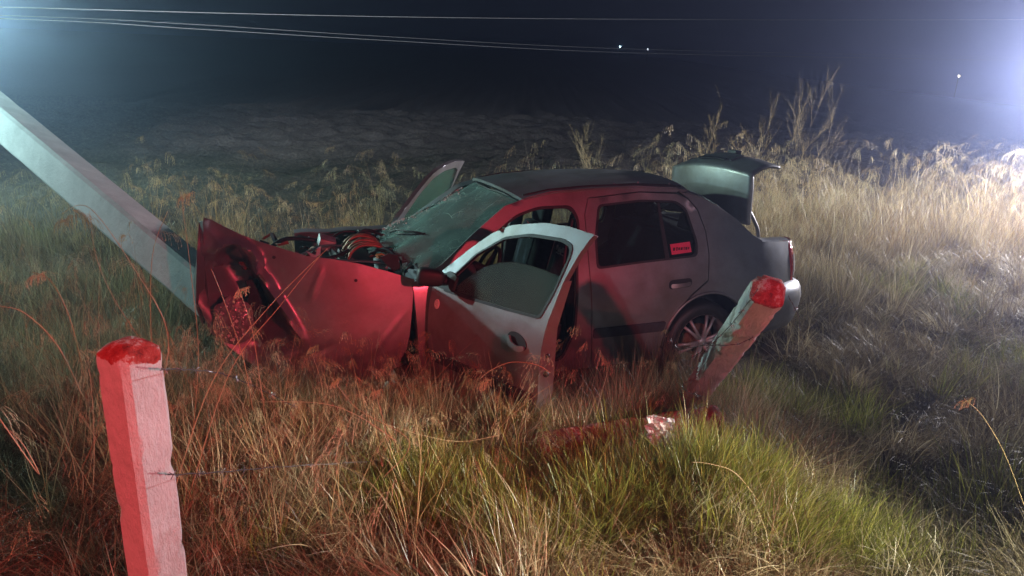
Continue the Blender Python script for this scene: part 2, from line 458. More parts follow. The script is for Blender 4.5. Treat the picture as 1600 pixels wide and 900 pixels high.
tube('windscreen_seal', [ws_fn(0.0, t) + Vector((0, -.004, .005)) for t in np.linspace(0.02, 1, 16)], .010, BLACK, car, 6)
tube('windscreen_seal', [ws_fn(1.0, t) + Vector((0, .004, .005)) for t in np.linspace(0.02, 1, 16)], .008, BLACK, car, 6)
# crumbs of broken glass along the far edge
bm = bmesh.new()
for i in range(280):
    v = random.random() ** 1.3 * .85; u = 1 - abs(random.gauss(0, .09))
    p = ws_fn(u, v) + Vector((-.004, 0, .010)); s = random.uniform(.003, .008)
    box_bm(bm, p, (s, s, s), (random.random() * 3,) * 3)
from_bm('glass_crumbs', bm, WHITEP, car, False)['kind'] = 'stuff'
# wiper lying on the glass
tube('wiper_arm', [ws_fn(.78, .12) + Vector((-.02, 0, .03)), ws_fn(.62, .20) + Vector((-.02, 0, .035)), ws_fn(.36, .30) + Vector((-.01, 0, .02))], [.010, .008, .005], BLACK, car, 6)
tube('wiper_blade', [ws_fn(.66, .16) + Vector((0, 0, .018)), ws_fn(.5, .25) + Vector((0, 0, .018)), ws_fn(.34, .31) + Vector((0, 0, .014))], .006, BLACK, car, 5)
# torn cowl pieces hanging under the glass
for i, (u, w, dz) in enumerate(((.05, .10, .10), (.22, .14, .13), (.42, .10, .17), (.70, .16, .10), (.86, .10, .07))):
    a = ws_fn(u, -.02); b = ws_fn(u + w, -.04)
    sh = [a, b, b + Vector((-.05, .01, -dz * .8)), (a + b) / 2 + Vector((-.08, 0, -dz)), a + Vector((-.03, -.02, -dz * .7))]
    o = mesh('torn_cowl_flap', sh, [(0, 1, 2, 3, 4)], TRIM if i % 2 else INNER, car, False); solid(o, .006, 0)

# rear window and parcel shelf
def rw_fn(u, v):
    a = Vector((3.66, -.57, 1.035)); b = Vector((3.66, .57, 1.035)); c = Vector((3.17, -.52, 1.365)); d = Vector((3.17, .52, 1.365))
    p = a * (1 - u) * (1 - v) + b * u * (1 - v) + c * (1 - u) * v + d * u * v
    return p + Vector((.07, 0, .05)) * 4 * u * (1 - u) * (1 - .4 * v)
sheet('rear_window', rounded([(0.02, 0.02), (.98, .02), (.98, .98), (.02, .98)], .08), [], .09, rw_fn, REARWIN, car, False)
tube('rear_window_seal', catmull([rw_fn(*p) + Vector((.004, 0, .004)) for p in ((.02, .04), (.02, .5), (.02, .96), (.5, .985), (.98, .96), (.98, .5), (.98, .04), (.5, .015))], 6, True) + [rw_fn(.02, .04)], .008, BLACK, car, 6)
# inner strip of body between side panel and rear glass
for sg in (-1, 1):
    pr = [(3.12, 1.362), (3.26, 1.315), (3.38, 1.25), (3.51, 1.16), (3.64, 1.045), (3.72, 1.0)]
    vs = []; fs = []
    for i, (x, z) in enumerate(pr):
        w = side(x, z)
        t = (3.17 + .49 * i / 5)
        q = rw_fn(0 if sg < 0 else 1, 1 - i / 5)
        vs += [(x, sg * w, z), (x * .6 + q.x * .4, sg * (w - .025), z + .012), (q.x, q.y, q.z - .002)]
    for i in range(5):
        for k in range(2):
            f = (3 * i + k, 3 * i + k + 1, 3 * i + k + 4, 3 * i + k + 3)
            fs.append(f if sg < 0 else f[::-1])
    o = mesh('rear_pillar', vs, fs, PAINT, car); solid(o, .015, 0)
# shoulders beside the boot opening, boot well and bulkheads
for sg in (-1, 1):
    vs = []; fs = []
    xs = [3.66, 3.74, 3.85, 3.96, 4.06]
    zs = [1.035, .995, .985, .978, .967]
    for x, z in zip(xs, zs):
        w = side(x, z)
        vs += [(x, sg * w, z), (x, sg * (w - .03), z + .014), (x, sg * (w - .10), z + .012), (x, sg * (w - .115), z - .05)]
    for i in range(4):
        for k in range(3):
            f = (4 * i + k, 4 * i + k + 1, 4 * i + k + 5, 4 * i + k + 4)
            fs.append(f if sg < 0 else f[::-1])
    mesh('boot_shoulder', vs, fs, PAINT, car)
box('boot_floor', (3.85, 0, .42), (.62, 1.28, .03), INNER, car)
box('rear_bulkhead', (3.60, 0, .72), (.03, 1.30, .60), INNER, car)
box('parcel_shelf', (3.42, 0, 1.0), (.44, 1.20, .025), CLOTH, car)
box('boot_sill', (4.12, 0, .72), (.05, 1.16, .16), PAINT, car, bevel=.012)

# tail lamps wrapping the corner
def tail_fn(sg):
    def f(s, z):                        # s 0 on the flank .. 1 on the tail
        a = s * math.pi / 2
        x = 4.045 + .115 * math.sin(a) - .02 * abs((z - .81) / .16) ** 2
        w = side(4.05, z) + .004
        y = w - .17 * (1 - math.cos(a))
        return (x, sg * y, z)
    return f
for sg in (-1, 1):
    o = sheet('tail_lamp', rounded([(0, .79), (.15, .66), (1, .655), (1, .968), (-.02, .968)], .05), [], .06, tail_fn(sg), REDLENS, car, sg > 0, .02)
    g = tail_fn(sg)
    sheet('reversing_lamp', rounded([(.25, .70), (.98, .69), (.98, .865), (.22, .87)], .05), [], .06, lambda s, z: (g(s, z)[0] + .004, g(s, z)[1] + sg * .004, z), CLEARLENS, o, sg > 0, .006)
# rear bumper: one wrapped cover
vs = []; fs = []
prof = [(.665, -.015), (.64, .035), (.60, .055), (.54, .065), (.46, .055), (.38, .035), (.32, .0), (.30, -.05)]
path = [(3.58, 0), (3.75, .0), (3.95, .0), (4.06, .02), (4.135, .09), (4.175, .20), (4.19, .36), (4.195, .62)]
ring = []
for sg in (-1,):
    for x, inn in path: ring.append((x, -(side(min(x, 4.0), .55) - inn), x))
ring2 = ring + [(x, -y, x0) for x, y, x0 in ring[::-1]]
N = len(ring2)
for i, (x, y, _) in enumerate(ring2):
    a = ring2[max(i - 1, 0)]; b = ring2[min(i + 1, N - 1)]
    t = Vector((b[0] - a[0], b[1] - a[1])).normalized(); nrm = Vector((-t.y, t.x)) * -1
    for z, d in prof: vs.append((x + nrm.x * -d * -1, y + nrm.y * d, z))
m_ = len(prof)
for i in range(N - 1):
    for k in range(m_ - 1): fs.append((i * m_ + k, (i + 1) * m_ + k, (i + 1) * m_ + k + 1, i * m_ + k + 1))
bp = mesh('rear_bumper', vs, fs, PAINT, car); solid(bp, .02, 0)
tube('bumper_hook', catmull([(4.20, -.40, .33), (4.25, -.42, .31), (4.27, -.40, .26), (4.24, -.38, .235), (4.20, -.40, .25)], 5), .007, STEEL, car, 6)
tube('exhaust_tip', [(3.95, -.42, .24), (4.12, -.44, .235)], .026, STEEL, car, 10)

# boot lid, raised: deck panel standing up, licence panel tipped to the sky
def lid_fn(u, v):                      # u across -1..1 ; v along: 0 hinge edge, 1 crease, 2 free edge
    w = .55 - .02 * abs(v - .7)
    if v < 1:
        t = v
        x = 3.725 - .015 * t + .035 * (1 - u * u) * (1 - t) * .4 + .03 * u * u * 0
        z = 1.07 + .375 * t + .055 * (1 - u * u) * t - .02 * u
        x += -.055 * (1 - u * u) * (1 - (2 * t - 1) ** 2 * .5)
        y = w * u
    else:
        t = v - 1
        x = 3.71 - .0275 * (1 - u * u) + .03 * sstep(0, .15, t) * 0 + .31 * t
        z = 1.445 + .055 * (1 - u * u) - .02 * u + .045 * t + .035 * math.sin(math.pi * min(1, t)) + .012 * (1 - u * u) * t
        y = w * u * (1 - .10 * t)
    return (x, y, z)
lid = empty('boot_lid', (0, 0, 0)); lid.parent = car
NU, NV = 24, 30
lv = [lid_fn(-1 + 2 * i / NU, 2 * j / NV) for i in range(NU + 1) for j in range(NV + 1)]
lf = [(i * (NV + 1) + j, i * (NV + 1) + j + 1, (i + 1) * (NV + 1) + j + 1, (i + 1) * (NV + 1) + j) for i in range(NU) for j in range(NV)]
o = mesh('lid_skin', lv, lf, PAINT, lid); m = o.modifiers.new('thickness', 'SOLIDIFY'); m.thickness = .022; m.offset = -1
# licence plate recess, lamp housing and lock on the tipped panel
def lidp(u, v, h=.0):
    p = Vector(lid_fn(u, v)); return p + Vector((-.1, 0, 1)).normalized() * h
for nm, u0, u1, v0, v1, h, mt in (('plate_recess', -.42, .42, 1.22, 1.62, .004, INNER), ('lamp_strip', -.34, .34, 1.14, 1.2, .018, BLACK)):
    vs = [lidp(u0 + (u1 - u0) * i / 8, v0 + (v1 - v0) * j / 2, h) for i in range(9) for j in range(3)]
    fs = [(i * 3 + j, i * 3 + j + 1, (i + 1) * 3 + j + 1, (i + 1) * 3 + j) for i in range(8) for j in range(2)]
    q = mesh(nm, vs, fs, mt, lid); solid(q, .012, 1)
box('lid_lock_housing', lidp(.05, 1.9, .02), (.06, .11, .045), BLACK, lid, bevel=.01)
# gooseneck hinges
for sg in (-1, 1):
    y = sg * .47
    pts = catmull([(3.74, y, 1.26), (3.765, y, 1.20), (3.82, y, 1.12), (3.875, y, 1.02), (3.87, y, .92), (3.80, y, .86), (3.72, y, .88)], 6)
    tube('lid_hinge_arm', pts, .014, PAINT if sg < 0 else INNER, lid, 8)

# front doors: built in the closed position, swung open about the hinge
d_out = rounded([(1.285, .27), (2.06, .27), (2.17, .34), (2.225, .50), (2.235, .86), (2.275, 1.11), (2.325, 1.25), (2.375, 1.340), (2.392, 1.356), (2.37, 1.358), (2.22, 1.372), (2.04, 1.368), (1.80, 1.325), (1.66, 1.262), (1.51, 1.155), (1.30, .985), (1.255, .93), (1.25, .50)], .022)
d_win = rounded([(1.40, .965), (1.57, 1.135), (1.77, 1.258), (1.96, 1.303), (2.20, 1.312), (2.275, 1.292), (2.28, 1.24), (2.235, 1.04), (2.185, .905), (1.92, .893), (1.59, .885), (1.36, .885)], .03)
HX, HY = 1.2, .79
def swung(sg, ang, shift=(0, 0, 0)):
    c, s = math.cos(R(ang)), math.sin(R(ang))
    def f(x, z, d=0, inn=0):
        y = sg * (side(x, z) + d - inn)
        dx, dy = x - HX, y - sg * HY
        return (HX + c * dx - sg * s * dy + shift[0], sg * HY + sg * s * dx + c * dy + shift[1], z + shift[2])
    return f
def front_door(sg, ang, shift, full, lab):
    f = swung(sg, ang, shift)
    fl = sg > 0
    o = sheet('front_door', d_out, [d_win], .024, lambda u, v: f(u, v), PAINT, car, fl)
    solid(o, .035)
    o['label'] = lab
    # inner trim card
    sheet('door_card', rounded([(1.30, .30), (2.08, .30), (2.17, .5), (2.19, .86), (1.36, .87)], .03), [], .08, lambda u, v: f(u, v, -.07), CLOTH, o, fl, .02)
    # jamb: closing surface at the rear edge
    edge = [(2.06, .27), (2.17, .34), (2.225, .50), (2.235, .86), (2.275, 1.11)]
    vs = []
    for (x, z), w in zip(edge, (.07, .085, .09, .075, .045)):
        vs += [f(x - .002, z, -.003), f(x + .014, z, -w)]
    fs = [(2 * i, 2 * i + 1, 2 * i + 3, 2 * i + 2) for i in range(4)]
    q = mesh('door_jamb', vs, fs, PAINT, o); solid(q, .004, 0)
    for (x, z, r) in ((2.236, .62, .018), (2.24, .72, .012), (2.215, .50, .010)):
        bm = bmesh.new(); bmesh.ops.create_uvsphere(bm, u_segments=8, v_segments=6, radius=r, matrix=Matrix.Translation(Vector(f(x, z, -.045))))
        from_bm('latch_hole', bm, BLACK, o)
    sheet('window_seal', d_win, [[(1.84 + (u - 1.84) * .965, 1.08 + (v - 1.08) * .925) for u, v in d_win]], .04, lambda u, v: f(u, v, .004), BLACK, o, fl, .02)
    # window glass wound half way down
    if full:
        g = [(1.42, .89), (2.18, .905), (2.225, 1.03), (2.245, 1.12)] + [(2.12, 1.135), (2.0, 1.14), (1.87, 1.137), (1.76, 1.115), (1.66, 1.075), (1.57, 1.02), (1.50, .965)]
        sheet('window_glass', g, [], .08, lambda u, v: f(u, v, -.02), DIRTGLASS, o, fl, .004)
        # chips of paint and scratches by the glass; handle in an oval cup
    else:
        sheet('window_glass', d_win, [], .08, lambda u, v: f(u, v, -.02), GLASS, o, fl, .004)
    cup = [(2.05 + .075 * math.cos(R(a)), .758 + .044 * math.sin(R(a)) - .012 * math.cos(R(a))) for a in range(0, 360, 15)]
    sheet('handle_cup', cup, [], .02, lambda u, v: f(u, v, .003), BLACK, o, fl, .003)
    sheet('handle', rounded([(1.985, .765), (2.01, .725), (2.08, .712), (2.122, .725), (2.118, .752), (2.07, .742), (2.02, .758), (2.0, .79)], .014), [], .014, lambda u, v: f(u, v, .016 + .010 * max(0, 1 - ((u - 2.05) / .07) ** 2)), PAINT, o, fl, .010)
    sheet('side_moulding', rounded([(1.27, .43), (2.18, .43), (2.195, .50), (1.27, .50)], .015), [], .06, lambda u, v: f(u, v, .012), TRIM, o, fl, .012)
    # small side light and marks
    sheet('indicator_lamp', [(1.33 + .022 * math.cos(R(a)), .80 + .03 * math.sin(R(a))) for a in range(0, 360, 30)], [], .03, lambda u, v: f(u, v, .006), CLEARLENS, o, fl, .006)
    # mirror triangle
    sheet('mirror_base', rounded([(1.315, .90), (1.46, .90), (1.47, .99), (1.40, 1.01), (1.31, .965)], .012), [], .04, lambda u, v: f(u, v, .012), BLACK, o, fl, .02)
    return o, f
ld, lf_ = front_door(-1, 67, (0, 0, 0), True, 'front door nearest the camera, open wide with window half down')
rd, rf_ = front_door(1, 52, (.02, .03, .07), False, 'far front door standing open beyond the windscreen')
# near wing mirror, pushed forward
bm = bmesh.new()
mp = Vector(to_car(at(673, 433, 3.93)))
bmesh.ops.create_icosphere(bm, subdivisions=3, radius=1)
for v in bm.verts:
    x, y, z = v.co
    f_ = lambda a: math.copysign(abs(a) ** .55, a)
    v.co = Vector((f_(x) * .082, f_(y) * .05, f_(z) * .052 * (1 - .15 * x)))
bmesh.ops.transform(bm, matrix=Matrix.Translation(mp) @ Euler((0, R(8), R(-8))).to_matrix().to_4x4(), verts=bm.verts)
wm = from_bm('wing_mirror', bm, BLACK, car)
tube('mirror_arm', [mp + Vector((.04, .02, -.02)), mp + Vector((.13, .06, -.02)), Vector(lf_(1.38, .93, .02))], [.022, .02, .025], BLACK, wm, 8)
# the red-lit hinge pillar edge between fender and door
hp = [tuple(to_car(at(px, py, 4.02)).xz) for px, py in ((664, 446), (690, 446), (688, 480), (682, 505), (672, 540), (660, 548), (652, 500))]
sheet('hinge_pillar', hp, [], .03, lambda u, v: (u, -.74 - .02 * math.sin(20 * u), v), PAINT, car, False, .03)

# near front wing, buckled upwards with folds
def fside(x, z):
    b = .775 - .04 * ((z - .55) / .5) ** 2
    if x < .9: b -= .13 * ((.9 - x) / .9) ** 2
    def seg(p, a, bb):
        dx, dz = bb[0] - a[0], bb[1] - a[1]; L = math.hypot(dx, dz)
        t = ((p[0] - a[0]) * dx + (p[1] - a[1]) * dz) / (L * L)
        s = ((p[0] - a[0]) * dz - (p[1] - a[1]) * dx) / L
        return t, s
    t, s = seg((x, z), (.17, 1.17), (.43, .66))
    w = sstep(-.12, .10, t) * sstep(1.25, .8, t)
    s_ = -s
    b += w * (.055 * max(0, 1 - abs(s_) / .045) - .22 * sstep(.0, -.08, s_) * sstep(-.40, -.14, s_))
    # curled fold near the corner
    r = math.hypot(x - .13, (z - 1.07) * 1.1)
    if z > 1.02: b += .05 * max(0, 1 - abs(r - .12) / .035) - .09 * sstep(.11, .04, r)
    for a_, b_, h_, w_ in (((.02, 1.22), (.34, .93), .022, .03), ((-.04, .84), (.36, .74), -.03, .035), ((.08, .62), (.36, .52), .025, .03), ((.20, .98), (.10, .70), .025, .03),
                           ((1.07, .72), (.74, .34), .004, .02), ((.60, 1.02), (.52, .84), .008, .02), ((.30, .40), (.62, .56), -.012, .03)):
        t, s = seg((x, z), a_, b_)
        b += h_ * max(0, 1 - abs(s) / w_) * sstep(-.15, .2, t) * sstep(1.15, .75, t)
    b += .03 * math.exp(-((x - .72) / .25) ** 2 - ((z - .50) / .25) ** 2)
    b += .012 * noise.noise(Vector((x * 2.6, z * 2.6, 8.0))) + .012 * noise.noise(Vector((x * 9, z * 9, 1.0))) * sstep(.35, .1, x)
    return b
def survey(px, py, fs_):
    o = to_car(ORG); d = CM3.transposed() @ ray(px, py)
    y = -.75
    for _ in range(30):
        t = (y - o.y) / d.y; p = o + d * t
        y = .5 * y + .5 * -fs_(p.x, p.z)
    return (p.x, p.z)
smooth_side = lambda x, z: .775 - .04 * ((z - .55) / .5) ** 2 - (.13 * ((.9 - x) / .9) ** 2 if x < .9 else 0)
fpx = [(318, 340), (330, 343), (350, 354), (376, 366), (400, 376), (440, 388), (480, 400), (520, 405), (560, 412), (605, 424), (648, 437), (645, 470), (640, 520), (635, 545), (622, 567), (600, 590), (575, 612), (540, 622), (500, 612), (470, 600), (430, 588), (400, 575), (360, 545), (330, 520), (310, 475), (313, 440), (318, 415), (313, 380)]
fpoly = [survey(px, py, smooth_side) for px, py in fpx]
fen = sheet('front_wing', fpoly, [], .018, lambda u, v: (u, -fside(u, v), v), PAINT, car)
fen['label'] = 'buckled near front wing folded upwards'
solid(fen, .006)
# small bolt holes
for px, py in ((556, 438), (428, 402)):
    x, z = survey(px, py, smooth_side)
    bm = bmesh.new(); bmesh.ops.create_circle(bm, cap_ends=True, segments=8, radius=.010, matrix=Matrix.Translation((x, -fside(x, z) - .006, z)) @ Euler((R(90), 0, 0)).to_matrix().to_4x4())
    from_bm('bolt_hole', bm, BLACK, car)
# broken headlamp pushed into the fold
hc = survey(365, 502, smooth_side)
def hl(u, v):
    r2 = u * u + v * v
    return (hc[0] + u * .112 + .03 * v, -.665 - .03 * (1 - r2) + .02 * noise.noise(Vector((u * 4, v * 4, 0))), hc[1] + v * .135 - .04 * u)
hout = [(math.cos(R(a)) * (1 + .18 * noise.noise(Vector((a * .03, 0, 4)))), math.sin(R(a)) * (1 + .22 * noise.noise(Vector((a * .04, 7, 4))))) for a in range(0, 360, 12)]
hlamp = sheet('headlamp', hout, [], .13, hl, lens_mat('crazed_headlamp_lens', (.22, .20, .20), .08), car, False, .02)
bm = bmesh.new()
for i in range(46):
    a = random.random() * 6.28; r_ = random.random() ** .5 * .9
    p = Vector(hl(math.cos(a) * r_, math.sin(a) * r_)) + Vector((0, -.012, 0)); s_ = random.uniform(.006, .02)
    box_bm(bm, p, (s_, .006, s_ * random.uniform(.4, 1)), (random.uniform(-.8, .8), random.random() * 3, random.uniform(-.8, .8)))
from_bm('broken_lens_shards', bm, CLEARLENS, hlamp, False)['kind'] = 'stuff'
# crushed nose: front panel, slam panel, folded bumper bits
nose = []
for i in range(9):
    t = i / 8
    for j in range(9):
        s_ = j / 8
        y = -.60 + 1.25 * t
        z = .95 - .65 * s_
        x = .06 + .42 * math.exp(-((t - .25) / .3) ** 2) * (1 - .2 * s_) + .06 * noise.noise(Vector((t * 5, s_ * 5, 3)))
        nose.append((x - .1, y, z + .04 * noise.noise(Vector((t * 4, s_ * 4, 9)))))
q = mesh('crushed_front_panel', nose, [(i * 9 + j, i * 9 + j + 1, (i + 1) * 9 + j + 1, (i + 1) * 9 + j) for i in range(8) for j in range(8)], TRIM, car, False); solid(q, .01, 0)
# corner flap seen edge-on at the far left of the wing
fl_ = [survey(px, py, smooth_side) for px, py in ((318, 342), (311, 346), (308, 400), (302, 440), (306, 480), (318, 520), (326, 470), (320, 420))]
q = mesh('folded_corner_flap', [(x, -.60 + .05 * (i % 2), z) for i, (x, z) in enumerate(fl_)], [tuple(range(8))], PAINT, car, False); solid(q, .01, 0)
# far front wing, low strip beyond the engine
vs = []; fs = []
for i in range(14):
    x = .50 + .72 * i / 13
    zt = 1.0 + .0 * (1 - i / 13) + .015 * noise.noise(Vector((x * 6, 0, 0)))
    w = .73 + .03 * noise.noise(Vector((x * 4, 3, 0)))
    vs += [(x, w - .10, zt - .015), (x, w - .02, zt), (x, w + .03, zt - .07), (x, w + .05, .45)]
for i in range(13):
    for k in range(3): fs.append((4 * i + k, 4 * i + k + 1, 4 * i + k + 5, 4 * i + k + 4))
q = mesh('far_front_wing', vs, fs, PAINT, car); solid(q, .008, 0)
q['label'] = 'far front wing beyond the exposed engine'

# firewall, floor, engine bay
q = box('firewall', (1.22, 0, .62), (.05, 1.36, .66), INNER, car)
box('floor_pan', (2.3, 0, .235), (2.5, 1.44, .05), INNER, car)
box('engine_block', (.80, .02, .66), (.42, .66, .38), INNER, car, (0, .1, .1), .02, .02)
box('cylinder_cover', (.86, -.02, .905), (.26, .52, .07), BLACK, car, (0.05, .12, .08), .008, .015)
for i in range(6):
    y = .16 - i * .075
    w = random.uniform(-.012, .012)
    tube('intake_rib', catmull([(.80 + w, y, .88), (.82 + w, y, .985), (.90, y + .008, 1.035 + w), (1.02, y + .01, 1.02), (1.09, y + .01, .93)], 5), .0115, COPPER, car, 8)
box('throttle_body', (.70, .20, .985), (.12, .10, .09), ALLOY, car, (.2, .3, .1), .008, .012)
box('battery', (.62, -.36, .86), (.20, .16, .16), BLACK, car, (.05, .1, .2), .004, .01)
box('relay_box', (.90, -.50, .90), (.12, .09, .10), TRIM, car, (.1, .1, .3), .006, .01)
box('fluid_reservoir', (1.00, -.34, .93), (.07, .07, .10), WHITEP, car, (.1, -.1, .3), .006, .014)
box('reservoir_cap', (1.00, -.34, .985), (.05, .05, .03), ORANGE, car, (.1, -.1, .3), 0, .008)
box('fuse_cover', (.45, .05, .90), (.16, .22, .05), INNER, car, (.2, .1, .4), .01, .01)
box('radiator', (.38, .05, .62), (.05, .70, .46), STEEL, car, (0, -.2, .12), .01)
box('radiator_support', (.30, -.12, .93), (.05, .86, .04), TRIM, car, (.05, 0, .15), .01, .006)
for i, (pts, r_, mt) in enumerate((
        (((.42, -.42, .93), (.56, -.36, 1.0), (.70, -.22, .97), (.84, -.12, 1.0)), .014, BLACK),
        (((.48, -.40, 1.03), (.72, -.45, 1.0), (.92, -.50, .99), (1.08, -.56, .97)), .010, STEEL),
        (((.48, -.40, 1.03), (.64, -.22, 1.05), (.78, -.14, 1.03)), .008, STEEL),
        (((.30, .1, .98), (.42, .2, 1.03), (.6, .28, 1.0), (.7, .27, .97)), .016, BLACK),
        (((.55, .1, .9), (.6, -.05, 1.01), (.66, -.14, .92)), .012, RUST),
        (((.95, -.2, .98), (1.05, -.28, 1.02), (1.12, -.38, .96)), .011, BLACK),
        (((.22, -.42, .96), (.30, -.36, 1.02), (.36, -.30, 1.0)), .011, BLACK),
        (((.9, .3, .99), (1.0, .34, 1.04), (1.12, .3, 1.0)), .012, BLACK),
        (((.35, -.52, 1.02), (.42, -.44, 1.04), (.47, -.40, .99)), .009, STEEL),
        (((.72, .36, .96), (.84, .42, 1.02), (1.0, .42, 1.0), (1.1, .4, .95)), .010, BLACK))):
    tube('engine_hose' if mt is BLACK else 'bent_pipe', catmull(pts, 6), r_, mt, car, 7)
for i in range(44):
    x = random.uniform(.15, 1.12); y = random.uniform(-.62, .5); s_ = random.uniform(.015, .05)
    z = .94 + .07 * random.random() + (.03 if x < .5 else 0)
    box(random.choice(('torn_bracket', 'broken_clip', 'metal_fragment')), (x, y, z), (s_ * 2.2, s_ * .8, s_ * .3), random.choice((INNER, STEEL, TRIM, BLACK, RUST)), car,
        (random.uniform(-.8, .8), random.uniform(-.8, .8), random.random() * 3), s_ * .2)
# shiny bracket and plastic scoop at the foot of the windscreen
pl = [to_car(at(px, py, 4.22)) for px, py in ((594, 402), (606, 396), (622, 398), (626, 422), (616, 424), (604, 413))]
q = mesh('plastic_scoop', pl, [(0, 1, 2, 3, 4, 5)], TRIM, car, False); solid(q, .012, 0)
pl = [to_car(at(px, py, 4.3)) for px, py in ((478, 392), (493, 399), (496, 388), (502, 384), (500, 398), (490, 404))]
q = mesh('bonnet_hinge_bracket', pl, [(0, 1, 2, 3, 4, 5)], WHITEP, car, False); solid(q, .008, 0)

# wheels
def wheel(x, y, z, turn, lab=None):
    w = empty('wheel', (x, y, z), rot=(0, 0, turn)); w.parent = car
    prof = [(.205, -.085), (.235, -.095), (.275, -.09), (.295, -.07), (.30, -.03), (.30, .03), (.295, .07), (.275, .09), (.205, .085)]
    vs = []; fs = []; n = 48
    for k in range(n):
        a = 2 * math.pi * k / n
        for r_, o_ in prof:
            g = -.006 if (k % 2 and r_ > .29) else 0
            vs.append(((r_ + g) * math.cos(a), o_, (r_ + g) * math.sin(a)))
    m = len(prof)
    for k in range(n):
        for j in range(m - 1): fs.append((k * m + j, k * m + j + 1, ((k + 1) % n) * m + j + 1, ((k + 1) % n) * m + j))
    mesh('tyre', vs, fs, BLACK, w)
    bm = bmesh.new()
    rp = [(.208, -.088), (.212, -.075), (.195, -.06), (.188, -.02), (.188, .05)]
    rings = [[bm.verts.new((r_ * math.cos(2 * math.pi * k / n), o_, r_ * math.sin(2 * math.pi * k / n))) for k in range(n)] for r_, o_ in rp]
    for a, b in zip(rings, rings[1:]):
        for k in range(n): bm.faces.new((a[k], a[(k + 1) % n], b[(k + 1) % n], b[k]))
    for sp in range(6):
        for half in (-1, 1):
            a = 2 * math.pi * sp / 6 + half * .16 + .2; b = 2 * math.pi * sp / 6 + half * .11 + .2
            p0 = Vector((.03 * math.cos(b), -.078, .03 * math.sin(b))); p1 = Vector((.197 * math.cos(a), -.072, .197 * math.sin(a)))
            tube_bm(bm, [p0, (p0 + p1) / 2 + Vector((0, -.008, 0)), p1], [.016, .011, .013], 6)
    tube_bm(bm, [(0, -.092, 0), (0, -.05, 0)], [.035, .05], 14)
    from_bm('rim', bm, ALLOY, w)
    tube('brake_disc', [(0, -.02, 0), (0, .0, 0)], .12, RUST, w, 24)
    if lab: w['label'] = lab
    return w
wheel(REAR_HUB[0] + .01, -.70, REAR_HUB[1] - .035, 0)
wheel(REAR_HUB[0], .70, REAR_HUB[1] - .035, math.pi)
wheel(.92, -.46, .26, R(24), 'near front wheel knocked back under the folded wing')
wheel(.80, .62, .28, math.pi + R(14))
for sg in (-1, 1):       # arch liners
    vs = []; fs = []
    for i in range(17):
        a = R(185 - 190 * i / 16)
        for y in (.50, .79): vs.append((REAR_HUB[0] + .02 + .345 * math.cos(a), sg * y, REAR_HUB[1] + .345 * math.sin(a)))
    for i in range(16): fs.append((2 * i, 2 * i + 1, 2 * i + 3, 2 * i + 2))
    mesh('wheel_arch_liner', vs, fs, BLACK, car)
    box('inner_arch_wall', (REAR_HUB[0], sg * .5, .45), (.70, .02, .50), BLACK, car)
    # raised lip of the arch
    lip = [(x, sg * -1 * -(side(x, z) + .006), z) for x, z in arc(REAR_HUB[0] + .02, REAR_HUB[1], .345, 168, -6, 20)]
    tube('arch_lip', lip, .011, PAINT, car, 6)

# cabin
def seat(y, lab):
    s_ = empty('front_seat', (2.0, y, .26)); s_.parent = car
    s_['label'] = lab
    bm = bmesh.new(); box_bm(bm, (-.02, 0, .12), (.50, .50, .16), (0, R(-8), 0), 0, .05)
    from_bm('seat_cushion', bm, CLOTH, s_)
    bm = bmesh.new(); box_bm(bm, (.32, 0, .47), (.14, .48, .62), (0, R(16), 0), 0, .055)
    from_bm('backrest', bm, CLOTH, s_)
    bm = bmesh.new(); box_bm(bm, (.42, 0, .86), (.09, .26, .19), (0, R(12), 0), 0, .04)
    from_bm('headrest', bm, CLOTH2, s_)
    # lighter centre panel, and a line of pale embroidery
    bm = bmesh.new(); box_bm(bm, (.262, 0, .50), (.03, .26, .50), (0, R(16), 0), 0, .012)
    from_bm('centre_panel', bm, CLOTH2, s_)
    bm = bmesh.new()
    for i in range(5):
        box_bm(bm, (.262 + .02, -.07 + i * .036, .69 + .008 * math.sin(i * 2)), (.006, .020, .034), (0, R(16), .2 * (i % 2)))
        box_bm(bm, (.262 + .02, -.07 + i * .036, .66), (.006, .022, .008), (0, R(16), 0))
    from_bm('embroidered_letters', bm, PRINT, s_, False)
seat(-.36, 'near front seat seen through the open door')
seat(.36, 'far front seat')
b_ = empty('rear_bench', (2.9, 0, .3)); b_.parent = car
bm = bmesh.new(); box_bm(bm, (0, 0, .12), (.48, 1.24, .16), None, 0, .05); from_bm('seat_cushion', bm, CLOTH, b_)
bm = bmesh.new(); box_bm(bm, (.34, 0, .45), (.14, 1.24, .56), (0, R(18), 0), 0, .05); from_bm('backrest', bm, CLOTH, b_)
for y in (-.35, .35):
    bm = bmesh.new(); box_bm(bm, (.44, y, .80), (.08, .24, .13), (0, R(14), 0), 0, .035); from_bm('headrest', bm, CLOTH, b_)
bm = bmesh.new()
box_bm(bm, (1.42, 0, .84), (.34, 1.30, .20), (0, R(-12), 0), 0, .05)
box_bm(bm, (1.50, -.36, .93), (.14, .34, .08), (0, R(-12), 0), 0, .03)
from_bm('dashboard', bm, TRIM, car)
bm = bmesh.new()
cw = Vector((1.72, -.36, .84)); ax = Vector((-.88, 0, .47)); e1 = Vector((0, 1, 0)); e2 = ax.cross(e1)
tube_bm(bm, [cw + (e1 * math.cos(R(a)) + e2 * math.sin(R(a))) * .18 for a in range(0, 361, 15)], .014, 8, False)
for a in (0, 180, 270): tube_bm(bm, [cw + ax * -.0, cw + (e1 * math.cos(R(a)) + e2 * math.sin(R(a))) * .175], [.03, .012], 6)
tube_bm(bm, [cw + ax * .01, cw - ax * -.25], [.035, .03], 8)
from_bm('steering_wheel', bm, BLACK, car)
